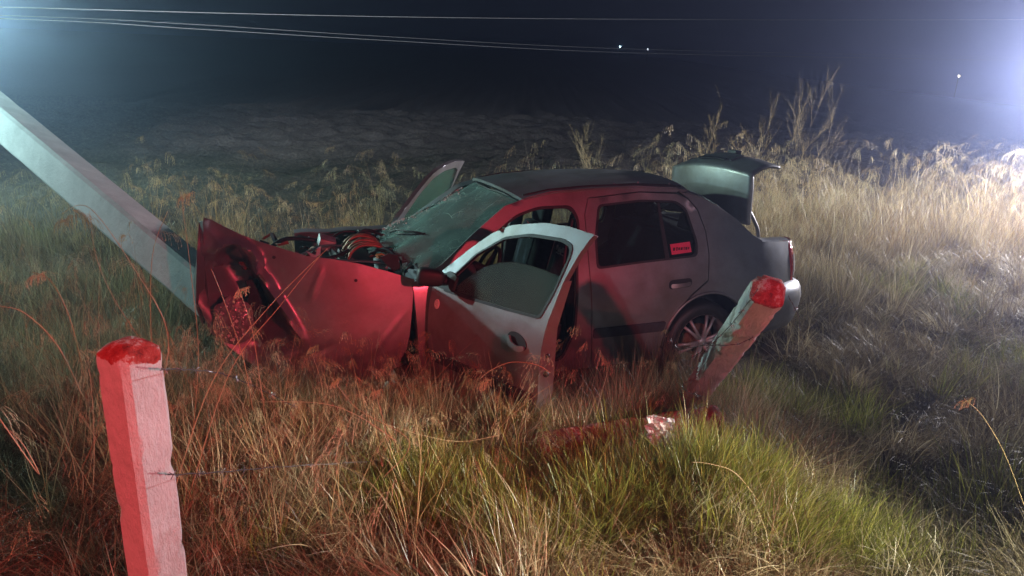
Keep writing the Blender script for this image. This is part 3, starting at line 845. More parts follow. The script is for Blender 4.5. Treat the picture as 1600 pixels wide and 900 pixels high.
tube('seat_belt', catmull([(2.26, -.60, 1.22), (2.22, -.58, 1.0), (2.20, -.60, .7), (2.22, -.62, .40)], 6), .012, TRIM, car, 4)
box('rear_view_mirror', (1.98, .02, 1.285), (.02, .22, .06), BLACK, car, (0, .2, .2), 0, .01)

# ------------------------------------------------------------------ ground
xs = np.concatenate([-np.geomspace(700, 16, 26)[:-1], np.arange(-16, 18.01, .12), np.geomspace(18, 700, 26)[1:]])
ys = np.concatenate([-np.geomspace(60, 4, 10)[:-1], np.arange(-4, 26.01, .12), np.geomspace(26, 900, 30)[1:]])
gv = [(x, y, gh(x, y)) for y in ys for x in xs]
nxg = len(xs)
gf = [(j * nxg + i, j * nxg + i + 1, (j + 1) * nxg + i + 1, (j + 1) * nxg + i) for j in range(len(ys) - 1) for i in range(nxg - 1)]
t = NT('verge_soil_and_ploughed_field')
big = t.noise(1.1, 8, .65); fine = t.noise(14, 8, .75)
soil = t.ramp(fine, [(.30, (.03, .027, .024)), (.52, (.10, .09, .08)), (.72, (.22, .19, .16))])
mat_ = t.ramp(t.noise(40, 6, .8, vec=(1, 3, 1)), [(.35, (.05, .035, .02)), (.7, (.17, .12, .065))])
straw = t.ramp(t.noise(28, 5, .8, vec=(3, 1, 1), dist=1.5), [(.62, (0, 0, 0)), (.70, (1, 1, 1))])
tc = t.n('ShaderNodeTexCoord'); sp = t.n('ShaderNodeSeparateXYZ'); t.l(tc.outputs['Object'], sp.inputs[0])
mr = t.n('ShaderNodeMapRange'); t.l(sp.outputs['Y'], mr.inputs[0]); mr.inputs[1].default_value = 7.8; mr.inputs[2].default_value = 9.5
c = t.mix(mr.outputs[0], mat_, soil)
c = t.mix(straw, c, (.26, .22, .16))
t.bsdf(c, .95, 0, t.bump(fine, 1.0, .13), spec=.1)
ground = mesh('ground', gv, gf, t.m); ground['kind'] = 'structure'

# ------------------------------------------------------------------ grass (uncountable: instanced tufts)
def grass_mat(name, stops, green=None, trans=.4):
    t = NT(name)
    at_ = t.n('ShaderNodeAttribute'); at_.attribute_name = 'shade'
    oi = t.n('ShaderNodeObjectInfo')
    sp = t.n('ShaderNodeSeparateColor'); t.l(at_.outputs['Color'], sp.inputs[0])
    ad = t.n('ShaderNodeMath', operation='ADD'); t.l(sp.outputs[0], ad.inputs[0])
    ml = t.n('ShaderNodeMath', operation='MULTIPLY_ADD'); t.l(oi.outputs['Random'], ml.inputs[0]); ml.inputs[1].default_value = .5; ml.inputs[2].default_value = -.25
    t.l(ml.outputs[0], ad.inputs[1]); ad.use_clamp = True
    c = t.ramp(ad.outputs[0], stops)
    if green:
        c = t.mix(t.ramp(sp.outputs[1], green[0]), c, green[1])
    d = t.n('ShaderNodeBsdfDiffuse'); tr = t.n('ShaderNodeBsdfTranslucent'); g = t.n('ShaderNodeBsdfGlossy'); g.inputs['Roughness'].default_value = .35
    t.l(c, d.inputs[0]); t.l(c, tr.inputs[0])
    m = t.n('ShaderNodeMixShader'); m.inputs[0].default_value = trans
    m2 = t.n('ShaderNodeMixShader'); m2.inputs[0].default_value = .03
    t.l(d.outputs[0], m.inputs[1]); t.l(tr.outputs[0], m.inputs[2]); t.l(m.outputs[0], m2.inputs[1]); t.l(g.outputs[0], m2.inputs[2])
    t.l(m2.outputs[0], t.out.inputs[0]); return t.m
DRY = grass_mat('dry_grass', [(0, (.10, .065, .035)), (.35, (.22, .165, .085)), (.7, (.36, .30, .17)), (1, (.50, .44, .28))])
DRYGREEN = grass_mat('green_grass', [(0, (.06, .075, .018)), (.4, (.17, .19, .035)), (.75, (.30, .32, .055)), (1, (.44, .40, .12))])
STALK = grass_mat('tall_stalk', [(0, (.26, .16, .07)), (.5, (.46, .35, .17)), (1, (.60, .52, .32))], trans=.25)

class Blades:
    def __init__(s): s.v = []; s.f = []; s.c = []
    def blade(s, base, az, length, lean, droop, w, segs, shade, az2=None):
        d = Vector((math.cos(az), math.sin(az), 0)); sd = Vector((-d.y, d.x, 0))
        sd = (sd * math.cos(az2 or 0) + d * math.sin(az2 or 0))
        p = Vector(base); ang = lean; i0 = len(s.v)
        for k in range(segs + 1):
            t = k / segs
            ww = w * (1 - t ** 1.6) * .5 + .0003
            s.v.append(p - sd * ww); s.v.append(p + sd * ww); s.c += [(shade, t)] * 2
            st = length / segs
            p = p + (d * math.sin(ang) + Vector((0, 0, 1)) * math.cos(ang)) * st
            ang += droop / segs
        for k in range(segs):
            a = i0 + 2 * k; s.f.append((a, a + 1, a + 3, a + 2))
        return p
    def strip(s, pts, w, shade):
        i0 = len(s.v); n = len(pts)
        for k, p in enumerate(pts):
            p = Vector(p); q = Vector(pts[min(k + 1, n - 1)]) - Vector(pts[max(k - 1, 0)])
            sd = q.cross(Vector((.3, 1, .2))).normalized() * (w * .5 * (1 - .6 * k / n))
            s.v += [p - sd, p + sd]; s.c += [(shade, k / n)] * 2
        for k in range(n - 1):
            a = i0 + 2 * k; s.f.append((a, a + 1, a + 3, a + 2))
    def panicle(s, tip, d, size, shade, n=16, rs=random):
        """a drooping seed head hanging from tip along horizontal direction d"""
        d = Vector(d)
        for i in range(n):
            t = i / n
            o = Vector(tip) - Vector((0, 0, 1)) * t * size * .5 - d * size * .9 * (1 - t)
            a = rs.uniform(0, 6.28); L = size * rs.uniform(.35, .75)
            h = (Vector((math.cos(a), math.sin(a), 0)) * .5 + d * .5)
            p1 = o + h * L * .5 + Vector((0, 0, .15 * L)); p2 = o + h * L * .85 + Vector((0, 0, -.3 * L)); p3 = o + h * L + Vector((0, 0, -.75 * L))
            s.strip([o, p1, p2, p3], .0016, shade)
            for q, r_ in ((p2, .7), (p3, 1), ((p1 + p2) / 2, .6)):
                e = Vector((rs.uniform(-.3, .3), rs.uniform(-.3, .3), -1)).normalized() * .016 * r_ * (size / .14)
                s.strip([q, q + e * .5, q + e], .0035 * r_, min(1, shade + .25))
    def build(s, name, mat):
        me = bpy.data.meshes.new(name)
        me.from_pydata([tuple(v) for v in s.v], [], s.f)
        at_ = me.color_attributes.new('shade', 'FLOAT_COLOR', 'POINT')
        at_.data.foreach_set('color', np.array([(a, b, 0, 1) for a, b in s.c], dtype=np.float32).ravel())
        me.materials.append(mat)
        me.polygons.foreach_set('use_smooth', [True] * len(me.polygons))
        return me

def tuft(kind, seed):
    rs = random.Random(seed); B = Blades()
    if kind == 'mat':                    # dense matted dry grass
        for i in range(75):
            a = rs.uniform(0, 6.28); r_ = abs(rs.gauss(0, .09))
            B.blade((r_ * math.cos(a), r_ * math.sin(a), -.02), a + rs.gauss(0, .9), rs.uniform(.12, .34), rs.uniform(.15, .9), rs.uniform(.3, 1.9), rs.uniform(.002, .0055), 5, rs.random(), rs.uniform(-.8, .8))
    elif kind == 'swept':                # combed over to +x
        for i in range(100):
            a = rs.uniform(0, 6.28); r_ = abs(rs.gauss(0, .09))
            B.blade((r_ * math.cos(a), r_ * math.sin(a), -.02), rs.gauss(0, .45), rs.uniform(.2, .46), rs.uniform(.3, .8), rs.uniform(.6, 1.7), rs.uniform(.002, .0052), 6, rs.random(), rs.uniform(-.8, .8))
    elif kind == 'green':
        for i in range(90):
            a = rs.uniform(0, 6.28); r_ = abs(rs.gauss(0, .07))
            B.blade((r_ * math.cos(a), r_ * math.sin(a), -.02), a + rs.gauss(0, .5), rs.uniform(.18, .40), rs.uniform(.02, .5), rs.uniform(.1, 1.0), rs.uniform(.0025, .0052), 5, rs.random() * (.9 if i % 4 else 1.3), rs.uniform(-.8, .8))
    elif kind == 'upright':              # medium height, upright bunch
        for i in range(80):
            a = rs.uniform(0, 6.28); r_ = abs(rs.gauss(0, .08))
            B.blade((r_ * math.cos(a), r_ * math.sin(a), -.02), a + rs.gauss(0, .5), rs.uniform(.35, .85), rs.uniform(.02, .28), rs.uniform(.1, .9), rs.uniform(.002, .0042), 6, rs.random(), rs.uniform(-.8, .8))
    elif kind == 'stalk':                # tall stems with seed heads
        for i in range(7):
            a = rs.uniform(0, 6.28); r_ = abs(rs.gauss(0, .10)); az = rs.gauss(.6, 1.3)
            L = rs.uniform(.7, 1.25)
            sh = rs.random()
            p = B.blade((r_ * math.cos(a), r_ * math.sin(a), -.02), az, L, rs.uniform(.0, .22), rs.uniform(.2, .9), .0042, 9, sh, rs.uniform(-.8, .8))
            if rs.random() < .75: B.panicle(p, (math.cos(az), math.sin(az), 0), rs.uniform(.09, .17), sh * .7 + .3, 11, rs)
        for i in range(14):
            a = rs.uniform(0, 6.28)
            B.blade((.05 * math.cos(a), .05 * math.sin(a), -.02), a, rs.uniform(.4, .8), rs.uniform(.05, .4), rs.uniform(.3, 1.2), .003, 6, rs.random() * .7, rs.uniform(-.8, .8))
    elif kind == 'straw':
        for i in range(16):
            a = rs.uniform(0, 6.28)
            B.blade((rs.uniform(-.3, .3), rs.uniform(-.3, .3), .02 + rs.random() * .04), a, rs.uniform(.06, .22), rs.uniform(1.2, 1.55), rs.uniform(-.1, .5), .006, 3, rs.random() * .8 + .2)
    return B

def proto_collection(name, specs):
    c = bpy.data.collections.new(name)
    for i, (k, m, n) in enumerate(specs):
        for j in range(n):
            me = tuft(k, 100 * i + j + 17).build('%s_grass_tuft' % k, m)
            c.objects.link(bpy.data.objects.new('%s_grass_tuft' % k, me))
    return c
def scatter(name, coll, pts, count):
    """pts: list of (x, y, z, rz, tiltx, tilty, scale)"""
    me = bpy.data.meshes.new(name)
    me.from_pydata([p[:3] for p in pts], [], [])
    a = me.attributes.new('rot', 'FLOAT_VECTOR', 'POINT'); a.data.foreach_set('vector', np.array([(p[4], p[5], p[3]) for p in pts], dtype=np.float32).ravel())
    a = me.attributes.new('scl', 'FLOAT', 'POINT'); a.data.foreach_set('value', np.array([p[6] for p in pts], dtype=np.float32))
    a = me.attributes.new('idx', 'INT', 'POINT'); a.data.foreach_set('value', np.array([random.randrange(count) for p in pts], dtype=np.int32))
    o = link(bpy.data.objects.new(name, me)); o['kind'] = 'stuff'
    g = bpy.data.node_groups.new(name + '_nodes', 'GeometryNodeTree')
    g.interface.new_socket('Geometry', in_out='INPUT', socket_type='NodeSocketGeometry')
    g.interface.new_socket('Geometry', in_out='OUTPUT', socket_type='NodeSocketGeometry')
    gi = g.nodes.new('NodeGroupInput'); go = g.nodes.new('NodeGroupOutput')
    ip = g.nodes.new('GeometryNodeInstanceOnPoints'); ci = g.nodes.new('GeometryNodeCollectionInfo')
    ci.inputs['Collection'].default_value = coll; ci.inputs['Separate Children'].default_value = True; ci.inputs['Reset Children'].default_value = True
    def named(n, typ):
        q = g.nodes.new('GeometryNodeInputNamedAttribute'); q.data_type = typ; q.inputs['Name'].default_value = n
        return q.outputs['Attribute']
    er = g.nodes.new('FunctionNodeEulerToRotation')
    g.links.new(named('rot', 'FLOAT_VECTOR'), er.inputs[0])
    g.links.new(gi.outputs[0], ip.inputs['Points']); g.links.new(ci.outputs[0], ip.inputs['Instance'])
    ip.inputs['Pick Instance'].default_value = True
    g.links.new(named('idx', 'INT'), ip.inputs['Instance Index'])
    g.links.new(er.outputs[0], ip.inputs['Rotation']); g.links.new(named('scl', 'FLOAT'), ip.inputs['Scale'])
    g.links.new(ip.outputs[0], go.inputs[0])
    md = o.modifiers.new('scatter', 'NODES'); md.node_group = g
    return o
def in_car(x, y, m=0.0):
    p = to_car((x, y, .3))
    return -.05 - m < p.x < 4.2 + m and abs(p.y) < .80 + m
def visible(x, y, h=.9):
    """roughly inside the view, with a margin"""
    for z in (0, h):
        d = Vector((x, y, z)) - ORG; w = d.dot(FWD)
        if w < .2: continue
        px = 800 + FPX * d.dot(RT) / w; py = 450 - FPX * d.dot(UP) / w
        if -350 < px < 1950 and -200 < py < 1350: return True
    return False
def fill(n, x0, x1, y0, y1, cond, scl=(.8, 1.2), tilt=.15, rz=None):
    out = []
    for _ in range(n):
        x = random.uniform(x0, x1); y = random.uniform(y0, y1)
        if not visible(x, y) or not cond(x, y): continue
        k = random.uniform(*scl)
        out.append((x, y, gh(x, y), random.uniform(0, 6.28) if rz is None else rz(x, y) + random.gauss(0, .4), random.gauss(0, tilt), random.gauss(0, tilt), k))
    return out
clump = lambda x, y, s=1.0, o=0: noise.noise(Vector((x * s, y * s, 20 + o)))

C_short = proto_collection('short_grass_tufts', [('mat', DRY, 6), ('swept', DRY, 6)])
C_green = proto_collection('green_grass_tufts', [('green', DRYGREEN, 4)])
C_up = proto_collection('upright_grass_tufts', [('upright', DRY, 5)])
C_stalk = proto_collection('tall_grass_tufts', [('stalk', STALK, 7)])
C_straw = proto_collection('straw_tufts', [('straw', DRY, 4)])

def near_fallen(x, y):
    return .05 < x < 1.35 and -.50 < y - (3.05 + .3 * (x - .1)) < .12
def keep_short(x, y):
    if in_car(x, y, .02): return False
    if near_fallen(x, y): return random.random() < .55
    dark = (x - 1.95) ** 2 / .30 + (y - 3.35) ** 2 / .28
    if dark < 1: return random.random() < .25
    return clump(x, y, 1.6) > -.25
P = fill(5200, -3.4, 4.2, 1.2, 5.2, keep_short, (.6, 1.05), .25)
P += fill(4600, -8, 11, 5.0, 10.5, lambda x, y: not in_car(x, y, .02) and clump(x, y, .9) > (-.4 if x > 2 or y < 5.8 else -.08), (.7, 1.3), .2)
P += fill(2600, 3, 26, 9.5, 24, lambda x, y: y < 10.5 + (x - 3) * .9 and clump(x, y, .5) > -.4, (1.0, 1.8), .2)
P = [p for p in P if not (p[1] > 7.9 + .35 * max(0, p[0] + 1) + .8 * clump(p[0], p[1], .8, 11) and p[0] < 2.5)]
scatter('short_dry_grass', C_short, P, 12)

def cluster(n, cx, cy, sx, sy, scl): 
    out = []
    for _ in range(n):
        x = random.gauss(cx, sx); y = random.gauss(cy, sy)
        if in_car(x, y, .05) or (near_fallen(x, y) and random.random() < .6): continue
        out.append((x, y, gh(x, y), random.uniform(0, 6.28), random.gauss(0, .12), random.gauss(0, .12), random.uniform(*scl)))
    return out
G = []
for px, py, z, n, sx, sy, sc in ((980, 780, .35, 26, .22, .16, (.7, 1.1)), (1080, 750, .35, 18, .16, .14, (.7, 1.1)), (740, 790, .35, 14, .14, .12, (.6, .95)),
        (1150, 600, .3, 22, .22, .14, (.7, 1.0)), (1270, 600, .3, 22, .2, .14, (.8, 1.1)), (1560, 760, .4, 18, .2, .2, (.8, 1.2)),
        (1430, 820, .45, 16, .2, .14, (.6, 1.0)), (1300, 360, .1, 16, .5, .35, (.9, 1.4)), (1250, 330, .1, 10, .4, .3, (.9, 1.4)), (1380, 460, .1, 24, .6, .4, (.7, 1.1)),
        (560, 700, .3, 9, .3, .15, (.6, .9)), (330, 660, .3, 10, .2, .15, (.6, .9)), (820, 860, .4, 10, .15, .1, (.6, .9)), (1000, 690, .3, 12, .25, .05, (.6, .9)), (1500, 560, .2, 16, .5, .3, (.7, 1.1)), (1560, 300, .1, 10, 1.0, .6, (.9, 1.5))):
    r = ray(px, py); t_ = (z - EYE) / r.z; p = ORG + r * t_
    G += cluster(n, p.x, p.y, sx, sy, sc)
G += fill(900, -.6, 1.6, 2.3, 3.3, lambda x, y: clump(x, y, 1.8, 6) > -.05 and not near_fallen(x, y), (.5, .95), .2)
G += fill(900, -6, 9, 1.4, 9, lambda x, y: not near_fallen(x, y) and not in_car(x, y, .05) and clump(x, y, 1.3, 5) > .22, (.5, .95), .2)
scatter('green_grass', C_green, G, 4)

U = fill(1500, -7, 12, 5.6, 10.4, lambda x, y: not in_car(x, y, .2) and (y > 6.2 or x < -2.2) and clump(x, y, .8, 2) > (-.25 if x > 2 else .02), (.5, 1.05), .12)
U += fill(420, -6, -1.9, 2.6, 6.0, lambda x, y: not in_car(x, y, .1), (.4, .8), .15)
U += fill(150, -.6, 1.5, 3.3, 4.7, lambda x, y: not in_car(x, y, .03), (.4, .75), .2)
U += fill(1300, 4, 24, 9.5, 22, lambda x, y: y < 10 + (x - 3) * .8, (.8, 1.5), .12)
T = fill(900, -4.6, 9.5, 7.0, 10.2, lambda x, y: clump(x, y, .7, 3) > -.3, (.75, 1.12), .10)
T += fill(60, -2.6, 1.0, 6.2, 7.4, lambda x, y: not in_car(x, y, .4), (.6, .9), .10)
T += fill(110, -6.5, -2.0, 3.0, 8.0, lambda x, y: clump(x, y, .9, 4) > -.2, (.6, .95), .14)
T += fill(260, 7, 24, 9.5, 20, lambda x, y: y < 10 + (x - 3) * .8, (.9, 1.4), .10)
T += fill(90, -2.3, .9, 2.7, 3.8, lambda x, y: not in_car(x, y, .0) and not near_fallen(x, y), (.35, .68), .3)
U += fill(110, -2.2, .2, 3.2, 3.9, lambda x, y: not in_car(x, y, .0), (.35, .62), .25)
T += fill(26, -2.6, -.25, 2.0, 3.2, lambda x, y: math.hypot(x + 1.05, y - 1.75) > .25, (.4, .75), .25)
T += fill(24, -2.5, -.75, 2.2, 3.4, lambda x, y: math.hypot(x + 1.05, y - 1.75) > .3, (.5, .85), .22)
T += fill(300, -1.5, 9, 8.2, 10.4, lambda x, y: clump(x, y, .8, 9) > -.2, (1.05, 1.35), .08)
far_left = lambda p: p[0] < 2.2 and p[1] > 7.9 + .35 * max(0, p[0] + 1) + .9 * clump(p[0], p[1], .9, 11)
right_low = lambda p: p[0] > 3.4 and p[1] < 8.4 + .8 * clump(p[0], p[1], .9, 12)
T = [p for p in T if not far_left(p) and not (right_low(p) and random.random() < .93) and not (p[1] > 6 and clump(p[0], p[1], 1.5, 13) < -.12)]
U = [p for p in U if not far_left(p) and not (right_low(p) and random.random() < .85)]
scatter('tall_seeding_grass', C_stalk, T, 7)
scatter('upright_dry_grass', C_up, U, 5)
W = fill(1700, -14, 14, 8.0, 26, lambda x, y: clump(x, y, .35, 7) > -.1, (.5, 1.0), .08)
scatter('straw_litter', C_straw, W, 4)

# ------------------------------------------------------------------ single stalks that stand out in front
def stalk(pix, Y, w, label, head=None, shade=.8, Y2=None):
    n = len(pix)
    pts = [at(px, py, Y + ((Y2 or Y) - Y) * i / (n - 1)) for i, (px, py) in enumerate(pix)]
    base = Vector((pts[0].x, pts[0].y, pts[0].z))
    pts = catmull(pts, 7)
    root = empty('grass_stalk', base, label, 'grass stalk', 'single grass stalks in the foreground')
    bm = bmesh.new(); k = len(pts)
    tube_bm(bm, [p - base for p in pts], [w * (1 - .55 * i / k) for i in range(k)], 4)
    o = from_bm('stem', bm, STALK, root)
    ca = o.data.color_attributes.new('shade', 'FLOAT_COLOR', 'POINT')
    ca.data.foreach_set('color', np.array([(shade, .5, 0, 1)] * len(o.data.vertices), dtype=np.float32).ravel())
    if head:
        B = Blades(); d = (pts[-1] - pts[-3]); d.z = 0; d.normalize()
        B.panicle(pts[-1] - base, d, head * .72, .55, 24)
        link(bpy.data.objects.new('seed_head', B.build('seed_head', STALK)), root)
    return root
stalk([(230, 900), (262, 800), (330, 600), (420, 480), (512, 388)], 1.9, .0022, 'long straight straw crossing the red wing up to the engine bay', None, .9, 2.4)
stalk([(300, 760), (360, 580), (440, 475), (500, 400)], 2.2, .0020, 'thin straw just left of the long one on the red wing', None, .8, 2.5)
stalk([(395, 640), (380, 560), (350, 470), (330, 420)], 2.3, .0020, 'bent straw standing in front of the broken headlamp', None, .7)
stalk([(860, 583), (838, 570), (800, 566), (768, 578), (750, 592)], 2.5, .0022, 'pale arching stem with drooping seed head below the open door', .075, 1)
stalk([(606, 690), (597, 650), (588, 618), (584, 608)], 2.3, .0016, 'short stem with pale tufted head under the wing', .05, .9)
stalk([(505, 620), (500, 590), (490, 560), (484, 540)], 2.4, .0014, 'thin stem with forked seed head in front of the wing', .05, .7)
stalk([(410, 620), (395, 520), (380, 470), (372, 448)], 2.4, .0016, 'stem with broom shaped head over the crumpled corner', .07, .9)
stalk([(0, 655), (60, 740), (40, 700), (15, 672)], 1.7, .0022, 'bent pale blade at the left edge beside the post', None, .9)
stalk([(130, 620), (90, 540), (40, 490), (0, 478)], 1.9, .0022, 'curved brown stem leaning out of frame at left', None, .6)
stalk([(135, 600), (110, 500), (80, 440), (50, 425)], 2.1, .0018, 'brown stem with small seed head left of the post', .07, .5)
stalk([(240, 560), (180, 470), (150, 400), (140, 330)], 2.6, .0018, 'thin stem rising in front of the fallen pole', .10, .8)
stalk([(250, 620), (262, 520), (210, 420), (140, 325), (95, 335)], 2.5, .0020, 'tall hooked stem arching across the leaning pole', .09, .9)
stalk([(245, 640), (236, 520), (238, 400), (262, 330)], 2.5, .0018, 'upright orange stem against the pole', None, .5)
stalk([(300, 690), (310, 560), (300, 440), (282, 300)], 2.6, .0018, 'very tall stem left of the crushed corner', .09, .6)
stalk([(620, 690), (560, 650), (500, 630), (400, 628)], 2.1, .0018, 'pale stem lying flat below the wing', None, 1)
stalk([(600, 745), (640, 690), (560, 640), (520, 592)], 2.2, .0018, 'pale forked stem lying across the matted grass', .05, 1)
stalk([(1600, 790), (1570, 710), (1535, 650), (1505, 622)], 2.2, .0018, 'slender seeding stem leaning in from the right edge', .06, .3)
stalk([(1190, 790), (1150, 740), (1110, 725), (1080, 722)], 2.4, .0016, 'curled dry stem right of the green tussock', None, .9)
stalk([(780, 680), (720, 690), (660, 680), (600, 662)], 2.8, .0018, 'pale stem curving under the open door', None, .9)

# ------------------------------------------------------------------ fence posts
def post_mat(name, zred, cover, wear=1.0):
    t = NT(name)
    tc = t.n('ShaderNodeTexCoord'); sp = t.n('ShaderNodeSeparateXYZ'); t.l(tc.outputs['Object'], sp.inputs[0])
    n2 = t.noise(9, 6, .65)
    ml = t.n('ShaderNodeMath', operation='MULTIPLY_ADD'); t.l(n2, ml.inputs[0]); ml.inputs[1].default_value = cover; t.l(sp.outputs['Z'], ml.inputs[2])
    mr = t.n('ShaderNodeMapRange'); t.l(ml.outputs[0], mr.inputs[0]); mr.inputs[1].default_value = zred; mr.inputs[2].default_value = zred + .006
    white = t.ramp(t.noise(9, 8, .7), [(.3, (.62, .60, .58)), (.6, (.80, .78, .76))])
    red = t.ramp(t.noise(24, 7, .75), [(.34, (.17, .02, .018)), (.46, (.44, .05, .04)), (.54, (.50, .09, .075)), (.59, (.66, .50, .47))])
    if wear < 1: red = t.mix(t.ramp(t.noise(7, 6, .7), [(.35, (.25,) * 3), (.62, (.95,) * 3)]), red, (.085, .045, .032))
    c = t.mix(mr.outputs[0], white, red)
    stain = t.ramp(t.noise(3, 6, .7, vec=(3, 3, .8)), [(.58, (0, 0, 0)), (.85, (.4, .4, .4))])
    c = t.mix(stain, c, (.38, .28, .24))
    plaster = t.noise(48, 7, .75, vec=(1, 1, .45))
    t.bsdf(c, .85, 0, t.bump(plaster, 1.0, .018), spec=.25)
    return t.m
def post_mesh(h, w, chips, seed):
    bm = bmesh.new(); rs = random.Random(seed)
    n = 60; hw = w / 2; ch = w * .13
    base = []
    per = []
    corners = [(-1, -1), (1, -1), (1, 1), (-1, 1)]
    for (cx, cy), (nx_, ny_) in zip(corners, corners[1:] + corners[:1]):
        dx, dy = (nx_ - cx) / 2, (ny_ - cy) / 2
        a = Vector((cx * hw + dx * ch, cy * hw + dy * ch)); b = Vector((nx_ * hw - dx * ch, ny_ * hw - dy * ch))
        for k in range(7): per.append(a.lerp(b, k / 6))
    m = len(per); rows = []
    for j in range(n + 1):
        z = h * j / n
        shrink = 1 if z < h - .03 else 1 - .35 * ((z - h + .03) / .03) ** 2
        row = []
        for i, p in enumerate(per):
            q = Vector((p.x * shrink, p.y * shrink, z))
            nn = noise.noise(Vector((p.x * 14 + seed, p.y * 14, z * 9))) * .0022
            near = min(abs(abs(p.x) - hw), abs(abs(p.y) - hw)) < 1e-4 and abs(abs(p.x) - abs(p.y)) < ch * 1.2
            if near:
                c_ = noise.noise(Vector((p.x * 9 + seed, p.y * 9, z * 16)))
                if c_ > .22: nn -= (c_ - .22) * chips
            for zc in (h - .085, h - .36):
                if abs(z - zc) < .006: nn -= .003
            d = Vector((p.x, p.y, 0)).normalized()
            row.append(bm.verts.new(q + d * nn))
        rows.append(row)
    for j in range(n):
        for i in range(m): bm.faces.new((rows[j][i], rows[j][(i + 1) % m], rows[j + 1][(i + 1) % m], rows[j + 1][i]))
    # rough flat top
    prev = rows[-1]; 
    for s_, dz in ((.7, .008), (.35, .011)):
        row = [bm.verts.new(Vector((v.co.x * s_, v.co.y * s_, h + dz + .004 * noise.noise(Vector((v.co.x * 30, v.co.y * 30, s_ * 9)))))) for v in rows[-1]]
        for i in range(m): bm.faces.new((prev[i], prev[(i + 1) % m], row[(i + 1) % m], row[i]))
        prev = row
    bm.faces.new(prev); bm.faces.new(rows[0][::-1])
    return bm
def lay(o, a, b, roll=0):
    a = Vector(a); b = Vector(b)
    q = (b - a).to_track_quat('Z', 'Y')
    o.rotation_mode = 'QUATERNION'; o.rotation_quaternion = q @ Euler((0, 0, roll)).to_quaternion(); o.location = a
PW = .128
g0 = gh(-1.05, 1.76)
hP = 1.425 - g0 + .1
p1 = split_norm(from_bm('fence_post', post_mesh(hP, PW, .025, 3), post_mat('painted_concrete_standing', hP - .02 + .085, .21)), 40)
p1.location = (-1.052, 1.79, g0 - .1); p1.rotation_euler = (R(0), R(0), R(-25))
props(p1, 'upright white concrete fence post with chipped red top, lower left', 'fence post', 'concrete fence posts')
top2 = at(1204, 450, 2.85); bot2 = at(1112, 578, 3.7)
dirn = (bot2 - top2).normalized(); bot2 = bot2 + dirn * .38
L2 = (top2 - bot2).length
p2 = split_norm(from_bm('fence_post', post_mesh(L2, PW * 1.08, .05, 8), post_mat('painted_concrete_leaning', L2 - .03 + .09, .26)), 40)
lay(p2, bot2, top2, R(-12))
props(p2, 'broken fence post leaning against the car by the rear wheel', 'fence post', 'concrete fence posts')
a3 = at(838, 702, 3.02); b3 = at(1125, 655, 3.32)
p3 = split_norm(from_bm('fence_post', post_mesh((b3 - a3).length, PW, .05, 14), post_mat('painted_concrete_fallen', -1, .05, .5)), 40)
lay(p3, a3, b3, R(20))
props(p3, 'fallen red painted fence post lying in the grass', 'fence post', 'concrete fence posts')

# leaning utility pole, tapered with a bevelled section
pm = NT('weathered_concrete')
cc = pm.ramp(pm.noise(5, 9, .7), [(.3, (.40, .41, .39)), (.7, (.58, .59, .56))])
sp_ = pm.ramp(pm.noise(30, 6, .8), [(.60, (0, 0, 0)), (.72, (.7, .7, .7))])
cc = pm.mix(sp_, cc, (.18, .17, .16))
pm.bsdf(cc, .9, 0, pm.bump(pm.noise(50, 6, .7), .7, .008), spec=.2)
pa = at(-330, -95, 9.5); pb = at(272, 410, 4.45)
pdirn = (pb - pa).normalized(); pb2 = pb + pdirn * .75
pole = empty('utility_pole', pb2, 'leaning concrete utility pole snapped against the crushed front of the car', 'utility pole')
bm = bmesh.new(); rows = []; n = 50
ax_ = (pa - pb2).normalized(); vdir = (ORG - pb).normalized()
s1 = ax_.cross(vdir).normalized(); s2 = ax_.cross(s1).normalized()     # s1 across the view, s2 along it
if s1.z < 0: s1 = -s1
if s2.dot(vdir) < 0: s2 = -s2
th = R(30)
e1 = s1 * math.cos(th) + s2 * math.sin(th); e2 = s2 * math.cos(th) - s1 * math.sin(th)
Lp = (pa - pb2).length
for j in range(n + 1):
    t_ = j / n
    w1 = .118 + .03 * t_; w2 = .118 + .03 * t_; c_ = .022
    sec = [(w1 - c_, w2), (-w1 + c_, w2), (-w1, w2 - c_), (-w1, -w2 + c_), (-w1 + c_, -w2), (w1 - c_, -w2), (w1, -w2 + c_), (w1, w2 - c_)]
    row = []
    for k, (u, v) in enumerate(sec):
        p = ax_ * Lp * t_ + e1 * u + e2 * v
        ch_ = noise.noise(Vector((t_ * 40, k * 3.3, 2)))
        p -= (e1 * u + e2 * v) * (.035 * max(0, ch_ - .1) + .006 * noise.noise(Vector((t_ * 90, k, 5))))
        row.append(bm.verts.new(p))
    rows.append(row)
for j in range(n):
    for k in range(8): bm.faces.new((rows[j][k], rows[j][(k + 1) % 8], rows[j + 1][(k + 1) % 8], rows[j + 1][k]))
bm.faces.new(rows[0]); bm.faces.new(rows[-1][::-1])
split_norm(from_bm('shaft', bm, pm.m, pole), 20)
for i in range(5):
    a_ = i * 1.3; off = (e1 * math.cos(a_) + e2 * math.sin(a_)) * .06
    tube('bent_rebar', catmull([off + ax_ * .05, off, off * 1.3 - ax_ * .12 + Vector((random.uniform(-.05, .05), 0, -.05))], 4), .005, RUST, pole, 5)

